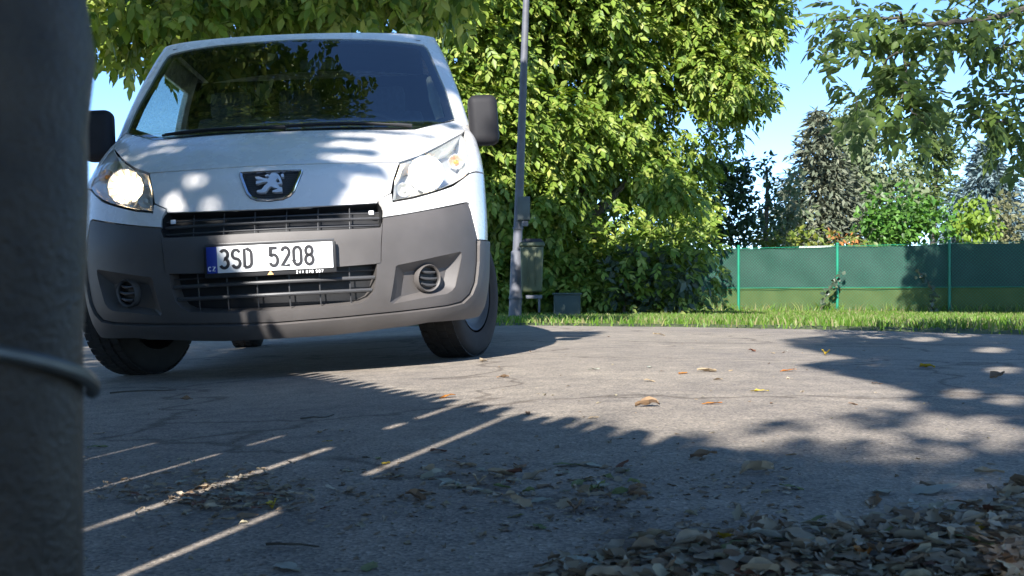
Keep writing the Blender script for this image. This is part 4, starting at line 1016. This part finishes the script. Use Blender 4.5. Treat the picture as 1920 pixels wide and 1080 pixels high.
# ------------------------------------------------------------------ mesh fence with green screen
FA, FD = Vector((4.45, 22, 0)), Vector((3.32, -2.10, 0)).normalized(); FH, FZ = 1.31, -.012
fence = empty('mesh_fence', (FA.x, FA.y, FZ)); tag(fence, 'green mesh fence with dark green screen cloth along the verge', 'fence')
def fpt(k, z): return FD * k + Vector((0, 0, z))
POSTS = [-6.0, -4.0, -2.0, 0.0, 1.94, 3.93, 5.95, 7.9, 9.9]
for k in POSTS:
    a = MB(); a.tube([fpt(k, -.1), fpt(k, FH + .03)], .026, 12); po = a.make('post', M['fence_green'], fence)
    a = MB(); a.lathe([(.031, 0), (.031, .02), (.018, .034), (.001, .036)], 12, Matrix.Translation(fpt(k, FH + .02))); a.make('post_cap', M['fence_green'], po)
nrm = Vector((-FD.y, FD.x, 0)) * -1
for i, (k0, k1) in enumerate(zip(POSTS, POSTS[1:])):
    for nm, z0, z1, mt in (('screen', .52, FH - .015, 'screen_cloth'), ('lower_net', .0, .515, 'net_cloth')):
        V = []; Fq = []; nx, nz = 22, 10; ph = random.uniform(0, 6)
        for ix in range(nx):
            for iz in range(nz):
                q = ix / (nx - 1); r_ = iz / (nz - 1)
                wob = .014 * math.sin(q * 19 + ph + r_ * 3) * math.sin(q * math.pi) + .01 * math.sin(r_ * 7 + q * 9 + ph)
                sag = -.02 * math.sin(q * math.pi) * r_ if nm == 'screen' else 0
                V.append(fpt(k0 + (k1 - k0) * q, z0 + (z1 - z0) * r_ + sag) - nrm * (.04 + wob if nm == 'screen' else .05 + wob * .5))
        for ix in range(nx - 1):
            for iz in range(nz - 1): q = ix * nz + iz; Fq.append((q, q + nz, q + nz + 1, q + 1))
        a = MB(); a.add(V, Fq); a.make(nm, M[mt], fence, 180)
for z in (FH, .525, .03):
    a = MB(); a.tube([fpt(POSTS[0], z) + nrm * .008] + [fpt(k + .98, z - (.012 if z > 1 else .004)) + nrm * .008 for k in POSTS[:-1]] + [fpt(POSTS[-1], z) + nrm * .008], .005 if z != .525 else .007, 6); a.make('tension_wire', M['fence_green'], fence)
wv = []; wf = []; stp = .06; L_ = POSTS[-1] - POSTS[0]; r_ = .0016
for sgn in (1, -1):
    k = -FH
    while k < L_:
        s0, s1 = max(0, -k), min(FH, L_ - k)
        if s1 > s0:
            q0, q1 = (fpt(POSTS[0] + k + s0, s0 if sgn > 0 else FH - s0), fpt(POSTS[0] + k + s1, s1 if sgn > 0 else FH - s1)); n = len(wv)
            o1 = Vector((0, 0, r_)); o2 = nrm * r_ * 1.5
            wv += [q0 + o1 + o2, q0 - o1 + o2, q1 - o1 + o2, q1 + o1 + o2]; wf.append((n, n + 1, n + 2, n + 3))
        k += stp
o = link('wire_mesh', mesh('wire_mesh', wv, wf), M['fence_green'], fence); o['kind'] = 'stuff'
def vine(label, px_pts, d):
    loc = pt(px_pts[0][0], px_pts[0][1], d); o = empty('climbing_vine', loc); tag(o, label, 'vine'); pts = [pt(x, y, d) - loc for x, y in px_pts]
    a = MB(); a.tube(pts, [.008] * len(pts), 5); a.make('stem', M['twig'], o)
    P = []
    for q0, q1 in zip(pts, pts[1:]):
        for k in range(9): P.append(np.array(loc + q0.lerp(q1, k / 9)) + RNG.normal(0, .03, 3))
    P = np.array(P); n_ = len(P); D = RNG.normal(0, 1, (n_, 3)) + np.array([0, -.3, -.4])
    leaf_parts(P, D, unit(np.array([0, -1, .5]) + RNG.normal(0, .3, (n_, 3))), RNG.uniform(.07, .12, n_), M['ivy'], o, tuple(loc), 1.5)
vine('thin green vine leaning on the fence left of the middle post', [(1535, 592), (1546, 560), (1556, 540), (1570, 524), (1574, 518)], 20.7)
vine('twisted ivy vine climbing the fence in the tree shadow', [(1760, 592), (1745, 575), (1752, 550), (1740, 530), (1728, 515), (1718, 508)], 19.6)
a = MB(); a.box((0, 0, .6), (.10, .06, 1.30), bev=.01); o = a.make('wooden_post', M['white_wood']); o.location = (pt(1541, 455, 22.6).x, 22.6, .02); tag(o, 'small white wooden post peeking over the fence', 'post')
a = MB(); a.box((0, 0, 0), (.62, .12, .03), bev=.006); o = a.make('wooden_board', M['white_wood']); o.location = pt(1530, 463, 21.35) + Vector((0, 0, .0)); o.rotation_euler = (0, 0, math.atan2(FD.y, FD.x)); tag(o, 'white board lying along the top of the fence', 'board')

# ------------------------------------------------------------------ lamp post, box, waste bin, cabinet
lp0 = Vector(((965 - 960) / FPX * 15.3, 15.3, gz(0, 15.3) - .02)); lean = Vector((20 / 560, 0, 1))
lp = empty('lamp_post', lp0); tag(lp, 'grey steel lamp post standing on the verge before the big tree', 'lamp post')
a = MB(); a.tube([lean * 0, lean * .98, lean * 1.0], [.088, .086, .066], 20); a.make('sleeve', M['galv'], lp)
a = MB(); a.tube([lean * .99, lean * 2.4, lean * 4.2, lean * 6.5], [.064, .056, .045, .036], 18); pole = a.make('pole', M['galv'], lp)
tp = lean * 6.5; a = MB(); a.tube([tp, tp + Vector((.05, -.3, .25)), tp + Vector((.1, -.9, .35))], [.036, .03, .028], 10); a.make('arm', M['galv'], lp)
a = MB(); a.box(tp + Vector((.12, -1.1, .35)), (.22, .55, .10), bev=.03); a.make('lantern', M['box_grey'], lp)
for z in (.35, 1.30): a = MB(); q = lean * z; a.lathe([(.090 if z < 1 else .068, -.02), (.094 if z < 1 else .072, -.01), (.094 if z < 1 else .072, .01), (.090 if z < 1 else .068, .02)], 20, Matrix.Translation(q)); a.make('band', M['galv'], lp)
bx = empty('switch_box', pt(982, 391, 15.15)); tag(bx, 'small grey green box strapped to the lamp post above the bin', 'box')
a = MB(); a.box((0, 0, 0), (.17, .12, .32), bev=.012); a.make('box_body', M['box_grey'], bx)
a = MB(); a.box((0, -.066, 0), (.145, .012, .29), bev=.005); a.make('box_door', M['box_grey'], bx)
a = MB(); a.box((.02, -.005, -.205), (.08, .07, .075), bev=.008); a.make('cable_gland', M['galv'], bx)
bn0 = pt(997, 548, 14.98); bn = empty('waste_bin', bn0); tag(bn, 'olive green waste bin hanging on the lamp post', 'waste bin')
def frustum(w0, d0, w1, d1, h, bev):
    bm = bmesh.new(); bmesh.ops.create_cube(bm, size=1)
    for q in bm.verts:
        u = q.co.z > 0; q.co = Vector((q.co.x * (w1 if u else w0), q.co.y * (d1 if u else d0), h if u else 0))
    bmesh.ops.bevel(bm, geom=bm.edges[:], offset=bev, segments=3, affect='EDGES', profile=.6); return bm
a = MB(); a.bm(frustum(.27, .26, .31, .30, .62, .035)); a.make('bin_body', M['bin_green'], bn, 50)
for xx in (-.05, .05): a = MB(); a.box((xx, -.143, .31), (.018, .02, .46), Euler((R(2), 0, 0)), bev=.006); a.make('rib', M['bin_green'], bn)
a = MB(); bm = frustum(.345, .335, .33, .32, .06, .02); bmesh.ops.translate(bm, vec=(0, 0, .605), verts=bm.verts); a.bm(bm); a.make('bin_rim', M['bin_green'], bn, 50)
a = MB(); bm = frustum(.32, .31, .22, .22, .06, .025); bmesh.ops.translate(bm, vec=(.01, 0, .655), verts=bm.verts); a.bm(bm); a.make('bin_lid', M['bin_lid'], bn, 50)
a = MB(); a.box((.03, 0, -.06), (.22, .10, .05), bev=.01); a.box((.10, 0, -.16), (.03, .05, .22), bev=.006); a.make('bracket', M['galv'], bn)
cb0 = Vector(((1063 - 960) / FPX * 17.0, 17.0, gz(.8, 17) - .02)); cbx = empty('utility_cabinet', cb0); tag(cbx, 'dark green utility cabinet low in the shade of the tree', 'cabinet')
M['cab_green'] = plain('cabinet_green', (.03, .05, .045), .6)
a = MB(); a.box((0, 0, .19), (.40, .25, .42), bev=.012); a.make('cabinet_body', M['cab_green'], cbx)
a = MB(); a.box((0, 0, .415), (.44, .29, .03), bev=.008); a.make('cabinet_roof', M['cab_green'], cbx)
a = MB(); a.box((0, -.128, .19), (.34, .008, .34), bev=.003); a.make('cabinet_door', M['cab_green'], cbx)

# ------------------------------------------------------------------ plank gate beside the camera (its shadow lies on the asphalt and the van)
G0, GD = Vector((-.83, .27, 0)), Vector((-.429, .903, 0)).normalized(); GH = 1.9
gate = empty('plank_gate', (G0.x, G0.y, 0)); tag(gate, 'tall plank gate beside the viewer casting the toothed shadow on the asphalt', 'gate')
GN = Vector((GD.y, -GD.x, 0)); grot = Euler((0, 0, math.atan2(GD.y, GD.x)))
GAPS = [(-.079, .046), (.2725, .052), (.605, .034), (1.026, .030)]
edges = [-1.5, -1.12, -.76, -.42] + [None] * 4 + [1.37, 1.72, 2.07, 2.42, 2.77, 3.12, 3.47, 3.82, 4.17, 4.52, 4.87]
spans = []; cur = -1.5
cuts = [(-1.12, .001), (-.76, .001), (-.42, .001)] + GAPS + [(1.37 + .35 * i, .001) for i in range(11)]
for c_, g_ in cuts: spans.append((cur, c_ - g_ / 2)); cur = c_ + g_ / 2
for k0, k1 in spans:
    nteeth = max(2, round((k1 - k0) / .10)); poly = [(k0, 0.0)]
    poly = [(k0, .04), (k1, .04)]
    tw = [random.uniform(.6, 1.5) for _ in range(nteeth)]; ts = [sum(tw[:q]) / sum(tw) for q in range(nteeth + 1)]
    for i in range(nteeth):
        b1 = k1 - (k1 - k0) * ts[i]; b0 = k1 - (k1 - k0) * ts[i + 1]; hv = random.uniform(-.03, .03)
        poly += [(b1, GH - .10), (b1 - (b1 - b0) * .22, GH + hv), (b1 - (b1 - b0) * .62, GH + hv * .6), (b0 + (b1 - b0) * .3, GH - .10)]
    poly.append((k0, GH - .10))
    Mt = Matrix(((GD.x, 0, GN.x, 0), (GD.y, 0, GN.y, 0), (0, 1, 0, 0), (0, 0, 0, 1)))
    a = MB(); a.prism(poly, Mt, .022); a.make('plank', M['plank'], gate, None)
for c_, z0, z1 in ((-.079, 1.05, 1.25), (.2725, 1.31, 1.50), (.2725, 1.585, 1.635), (.605, 1.09, 1.16), (.605, 1.28, 1.86), (1.026, 1.0, 1.86), (-.079, .0, .12)):  # unseen cover pieces added to break the light strips through the gaps
    a = MB(); a.box(GD * c_ - GN * .012 + Vector((0, 0, (z0 + z1) / 2)), (.12, .02, z1 - z0), grot, bev=.003); a.make('gap_cover', M['plank'], gate)
for z in (.25, ): a = MB(); a.box(GD * 1.7 - GN * .03 + Vector((0, 0, z)), (6.3, .03, .10), grot); a.make('rail', M['plank'], gate)

# ------------------------------------------------------------------ blurred gate post with wires right before the lens
gp_ = empty('gate_post', (-.1665, .35, gz(-.17, .35) - .02)); tag(gp_, 'dark metal post with wire around it blurred at the left edge', 'post')
prof = []
for k in range(60):
    z = -.05 + 1.3 * k / 59; zr = z + gz(-.17, .35) - .02; r_ = .0305 + (.0038 * math.exp(-((zr - .418) / .018) ** 2)) + .002 * math.exp(-((zr - .37) / .02) ** 2); prof.append((r_, z))
a = MB(); a.lathe(prof, 40); a.make('post_shaft', M['post_dark'], gp_, 180)
zb = gz(-.17, .35) - .02
def coil(z0, z1, a0, a1, r, rad, n=26):
    return [(r * math.cos(R(a0 + (a1 - a0) * k / n)), r * math.sin(R(a0 + (a1 - a0) * k / n)), (z0 + (z1 - z0) * k / n + .004 * math.sin(k / n * math.pi)) - zb) for k in range(n + 1)]
a = MB(); a.tube(coil(.336, .313, -150, 30, .0335, .002), .0024, 8); a.make('wire', M['wire'], gp_)
a = MB(); a.tube([(-.0195 + .004 * math.sin(k * .8), -.030 + .001 * math.cos(k), .20 + k * .012 - zb) for k in range(24)], .0022, 8); a.make('wire', M['wire'], gp_)
a = MB(); a.tube([(-.012 + .0055 * math.sin(k * .55 + 2), -.0335, .18 + k * .013 - zb) for k in range(12)], .0026, 8); a.make('wire', M['wire'], gp_)

# ------------------------------------------------------------------ fallen leaves
DRY = {'brown': [(.23, .15, .09), (.29, .19, .11), (.19, .125, .08)], 'tan': [(.38, .29, .18), (.44, .34, .22), (.33, .255, .165)], 'pale': [(.38, .37, .29), (.44, .42, .35), (.34, .35, .28)], 'yellow': [(.48, .33, .035), (.55, .42, .06)], 'olive': [(.17, .20, .08), (.22, .24, .11)], 'orange': [(.50, .21, .04), (.42, .16, .04)], 'red': [(.20, .09, .055), (.17, .085, .055)]}
for k, cols in DRY.items(): M['dry_' + k] = leaf_mat('dry_leaf_' + k, cols, .15, .7, .2)
def dry_leaf(seed, curl, wid):
    rg = random.Random(seed); V = []; Fq = []; nu, nv = 8, 5; ph = rg.uniform(0, 6); ph2 = rg.uniform(0, 6); c1 = curl * rg.uniform(.6, 1.3); c2 = curl * rg.uniform(-1, 1)
    for i in range(nu):
        u = i / (nu - 1); w_ = wid * (math.sin(math.pi * u ** .8) ** .75) * .5 + .004
        for j in range(nv):
            v_ = (j / (nv - 1) - .5) * 2; y = w_ * v_ * (1 + .30 * math.sin(u * 13 + ph + v_) * abs(v_)); x = u - .5
            z = c1 * (v_ * v_) * w_ * 1.3 + c2 * .35 * (u - .5) ** 2 * 2 + curl * .10 * math.sin(u * 6 + ph2 + v_ * 1.5) + curl * .05 * math.sin(v_ * 5 + u * 9)
            V.append((x * (1 - .12 * curl), y * (1 - .35 * curl * abs(v_)), z * .6 + rg.uniform(-.03, .03)))
    for i in range(nu - 1):
        for j in range(nv - 1): q = i * nv + j; Fq.append((q, q + nv, q + nv + 1, q + 1))
    mz = min(p[2] for p in V); V = [(a_, b_, c_ - mz + .01) for a_, b_, c_ in V]; n = len(V)
    V += [(-.5, .006, .012), (-.5, -.006, .012), (-.72, .0, .03 + .05 * curl)]; Fq.append((n, n + 1, n + 2))
    return V, Fq
VAR = [dry_leaf(s, c, w_) for s, c, w_ in ((1, .15, .42), (2, .45, .5), (3, .7, .52), (4, .25, .34), (5, .55, .45), (6, .22, .55), (7, .85, .55), (8, .4, .45))]
_dl = {}
def leaf_mesh(vi, col):
    if (vi, col) not in _dl:
        me = mesh('fallen_leaf', *VAR[vi], 28); me.materials.append(M['dry_' + col]); _dl[vi, col] = me
    return _dl[vi, col]
def drop(px, py, size, vi, col, label, group=None, lift=0.0, tilt=.25, rz=None):
    p = gpt(px, py); o = bpy.data.objects.new('fallen_leaf', leaf_mesh(vi, col)); COL.objects.link(o)
    o.location = (p.x, p.y, p.z + .001 + lift); o.scale = (size,) * 3
    o.rotation_euler = (random.gauss(0, tilt), random.gauss(0, tilt), random.uniform(0, 6.28) if rz is None else rz)
    if label in GR: label, group = GR[label]; label = label.replace('dry leaf', NAMEC[col] + ' dry leaf'); group = NAMEC[col] + ' ' + group
    return tag(o, label, 'leaf', group)
NAMEC = {'brown': 'dark brown', 'tan': 'tan', 'pale': 'pale grey', 'olive': 'olive green', 'red': 'reddish', 'yellow': 'yellow', 'orange': 'orange'}; GR = {}
ONE = [
 (614, 829, .042, 3, 'yellow', 'yellow leaf lying at the far end of the long sunlit strip'),
 (724, 871, .042, 4, 'yellow', 'yellow leaf at the near end of the short sunlit strip'),
 (838, 746, .070, 1, 'orange', 'orange leaf at the notched shadow edge in front of the van'),
 (906, 679, .085, 2, 'tan', 'curled pale brown leaf beside the front wheel of the van'),
 (1214, 763, .085, 6, 'brown', 'curled brown leaf in the sun just beyond the shadow fringe'),
 (1335, 758, .065, 0, 'orange', 'flat orange leaf in the sun right of the curled brown leaf'),
 (1325, 697, .10, 4, 'tan', 'large crumpled tan leaf in the middle of the sunny asphalt'),
 (1280, 701, .075, 0, 'orange', 'small flat orange brown leaf left of the large crumpled leaf'),
 (1424, 735, .075, 3, 'yellow', 'pale yellow leaf lying flat on the sunny asphalt'),
 (1410, 659, .07, 2, 'red', 'small dark red leaf at the far side of the sunny asphalt'),
 (1549, 666, .10, 6, 'yellow', 'golden leaf at the edge of the tree shadow'),
 (1478, 696, .09, 0, 'orange', 'flat reddish leaf at the tip of the tree shadow'),
 (1236, 629, .13, 1, 'tan', 'yellowish leaf near the far edge of the asphalt'),
 (1738, 690, .09, 2, 'yellow', 'dull golden leaf lying in the tree shadow at the right'),
 (1113, 694, .075, 3, 'pale', 'thin pale sliver of leaf on the sunny asphalt'),
 (943, 709, .06, 2, 'brown', 'tiny dark curled leaf on the sunlit asphalt near the van'),
 (1870, 708, .10, 2, 'brown', 'dark brown curled leaf in the shadow near the right edge'),
 (1752, 924, .115, 5, 'pale', 'big pale upturned leaf above the leaf heap at the right'),
 (1712, 950, .085, 3, 'pale', 'long flat pale leaf in front of the big upturned leaf'),
 (1655, 925, .075, 5, 'pale', 'flat whitish leaf left of the big upturned leaf'),
 (1640, 945, .075, 4, 'brown', 'dark brown leaf left of the long flat pale leaf'),
 (1845, 990, .065, 1, 'yellow', 'mustard yellow leaf on the heap near the right edge'),
 (1430, 996, .085, 5, 'pale', 'broad pale leaf at the upper edge of the leaf heap'),
 (1362, 1020, .06, 6, 'yellow', 'ribbed yellow leaf at the left of the leaf heap'),
 (1455, 1042, .10, 5, 'pale', 'broad greyish pink leaf in the middle of the leaf heap'),
 (1365, 1066, .085, 0, 'pale', 'smooth pale grey leaf at the bottom of the leaf heap'),
 (1625, 1050, .07, 6, 'orange', 'rust coloured leaf in the leaf heap at the lower right'),
 (1320, 858, .08, 2, 'brown', 'dark curled leaf alone on the shaded asphalt right of the middle'),
 (1420, 888, .10, 6, 'tan', 'crumpled greyish tan leaf pair on the shaded asphalt'),
 (1484, 916, .065, 0, 'olive', 'flat greyish green leaf beside the crumpled tan leaves'),
 (1066, 874, .08, 0, 'olive', 'flat dull green leaf on the shaded asphalt in the middle'),
 (1168, 874, .05, 1, 'red', 'small dark red leaf right of the dull green leaf'),
 (940, 890, .08, 4, 'tan', 'tan leaf in the cluster on the shaded asphalt'),
 (962, 890, .06, 2, 'red', 'reddish leaf in the cluster on the shaded asphalt'),
 (856, 914, .07, 0, 'tan', 'flat tan leaf lying alone left of the leaf cluster'),
 (715, 896, .06, 5, 'tan', 'brownish grey leaf beside the near end of the short sunlit strip'),
 (822, 848, .06, 1, 'red', 'reddish brown leaf right of the short sunlit strip'),
 (350, 750, .055, 2, 'brown', 'small dark curled leaf before the left front wheel'),
 (183, 840, .07, 3, 'olive', 'flat grey green leaf close to the dark post'),
 (186, 814, .06, 0, 'tan', 'narrow tan leaf behind the grey green leaf by the post'),
 (600, 812, .05, 4, 'tan', 'small tan leaf left of the end of the sunlit strip'),
 (512, 952, .055, 6, 'yellow', 'crumpled yellow leaf in the sunlit strip before the leaf pile'),
 (380, 908, .045, 2, 'yellow', 'small upright yellow leaf in the long sunlit strip'),
 (540, 1068, .075, 0, 'pale', 'pale leaf at the bottom edge left of the middle'),
 (695, 1066, .055, 5, 'olive', 'round yellowish green leaf at the bottom edge'),
 (790, 930, .05, 3, 'tan', 'short tan leaf on the shaded asphalt in the middle'),
 (1010, 990, .05, 0, 'olive', 'small green leaf on the shaded asphalt below the middle'),
 (1855, 888, .07, 4, 'tan', 'ragged leaf in shade at the right edge above the heap'),
 (1905, 930, .08, 2, 'tan', 'curled tan leaf at the right edge above the heap'),
]
for px, py, s, vi, col, lb in ONE: drop(px, py, s * (.68 if py > 780 else .85), vi, col, lb, tilt=.06 if vi in (0, 3) else .14)
GR = {'heap': ('dry leaf in the heap at the lower right', 'leaves heaped at the lower right'), 'pile': ('dry leaf in the small pile between the sunlit strips', 'leaves piled between the sunlit strips'), 'band': ('dry leaf in the loose band across the shaded asphalt', 'leaves strewn across the shaded asphalt'), 'sunny': ('tiny dry leaf scattered on the sunny asphalt', 'leaves scattered on the sunny asphalt')}
def heap_top(px): return lerp([(1000, 1075), (1100, 1050), (1200, 1020), (1300, 1000), (1450, 985), (1600, 985), (1750, 960), (1850, 930), (1920, 905)], px)
cnt = 0
while cnt < 120:
    a, b = random.uniform(1030, 1930), random.uniform(905, 1100)
    if b < heap_top(a) + random.expovariate(1 / 8): continue
    cnt += 1; drop(a, b, random.uniform(.028, .06), random.randrange(8), random.choice(['brown', 'tan', 'tan', 'brown', 'pale', 'olive', 'tan', 'pale', 'tan', 'brown', 'red', 'brown']), 'heap', lift=random.uniform(0, .008), tilt=.16)
cnt = 0
while cnt < 62:
    a, b = random.gauss(430, 75), random.gauss(932, 17)
    if 170 < a < 640: cnt += 1; drop(a, b, random.uniform(.018, .042), random.choice([0, 3, 5, 7, 1]), random.choice(['brown', 'tan', 'tan', 'brown', 'red', 'pale']), 'pile', lift=random.uniform(0, .004), tilt=.12)
cnt = 0
while cnt < 58:
    a, b = random.uniform(700, 1200), random.gauss(905, 22)
    if b > 845: cnt += 1; drop(a, b, random.uniform(.02, .055), random.randrange(8), random.choice(['brown', 'tan', 'pale', 'olive', 'tan']), 'band', tilt=.15)
for _ in range(16):
    drop(random.uniform(950, 1700), random.uniform(625, 790), random.uniform(.025, .05), random.randrange(8), random.choice(['brown', 'tan', 'pale']), 'sunny', tilt=.15)
# crumbs and small leaf pieces nobody could count
lv_ = []; lf_ = []
def crumb(a, b, size, lift=0):
    p = gpt(a, b); V, Fq = VAR[random.randrange(8)]; e = Euler((random.gauss(0, .2), random.gauss(0, .2), random.uniform(0, 6.28))).to_matrix() * size; n = len(lv_)
    cut = random.random() < .5
    lv_.extend([p + e @ Vector(q) + Vector((0, 0, lift)) for q in V]); lf_.extend([tuple(i + n for i in q) for q in (Fq[: len(Fq) // 2] if cut else Fq)])
k = 0
while k < 760:
    a, b = random.uniform(1000, 1960), random.uniform(905, 1110)
    if b > heap_top(a) + random.gauss(0, 14): k += 1; crumb(a, b, random.uniform(.014, .05), random.uniform(0, .012))
for _ in range(420): a, b = random.gauss(400, 120), random.gauss(925, 26); crumb(a, max(b, 830), random.uniform(.008, .028), random.uniform(0, .005))
for _ in range(520): crumb(random.uniform(620, 1500), max(800, random.gauss(930, 48)), random.uniform(.006, .024))
for _ in range(260): crumb(random.uniform(150, 1920), random.uniform(760, 1090), random.uniform(.005, .016))
for _ in range(90): crumb(random.uniform(920, 1900), random.uniform(622, 760), random.uniform(.008, .022))
M['litter'] = leaf_mat('litter', [(.20, .145, .095), (.31, .235, .155), (.42, .36, .27), (.26, .195, .13), (.35, .31, .21)], .1, .8, .2)
o = link('leaf_litter', mesh('leaf_litter', lv_, lf_, 180), M['litter']); o['kind'] = 'stuff'; o['label'] = 'crumbled dry leaf litter on the asphalt'
for lb, q0, q1, r_ in (('thin dark twig lying on the asphalt before the van', (563, 787), (625, 783), .0022), ('thin twig among the leaves at the bottom', (500, 1027), (600, 1031), .002), ('short twig near the dark post in front of the van', (205, 738), (330, 733), .003)):
    p0, p1 = gpt(*q0), gpt(*q1); a = MB(); d_ = p1 - p0
    a.tube([Vector((0, 0, .003)) + d_ * k / 5 + Vector((random.gauss(0, .002), random.gauss(0, .004), abs(random.gauss(0, .002)))) for k in range(6)], [r_, r_, r_ * .9, r_ * .8, r_ * .7, r_ * .5], 6); o = a.make('twig', M['twig']); o.location = p0; tag(o, lb, 'twig')
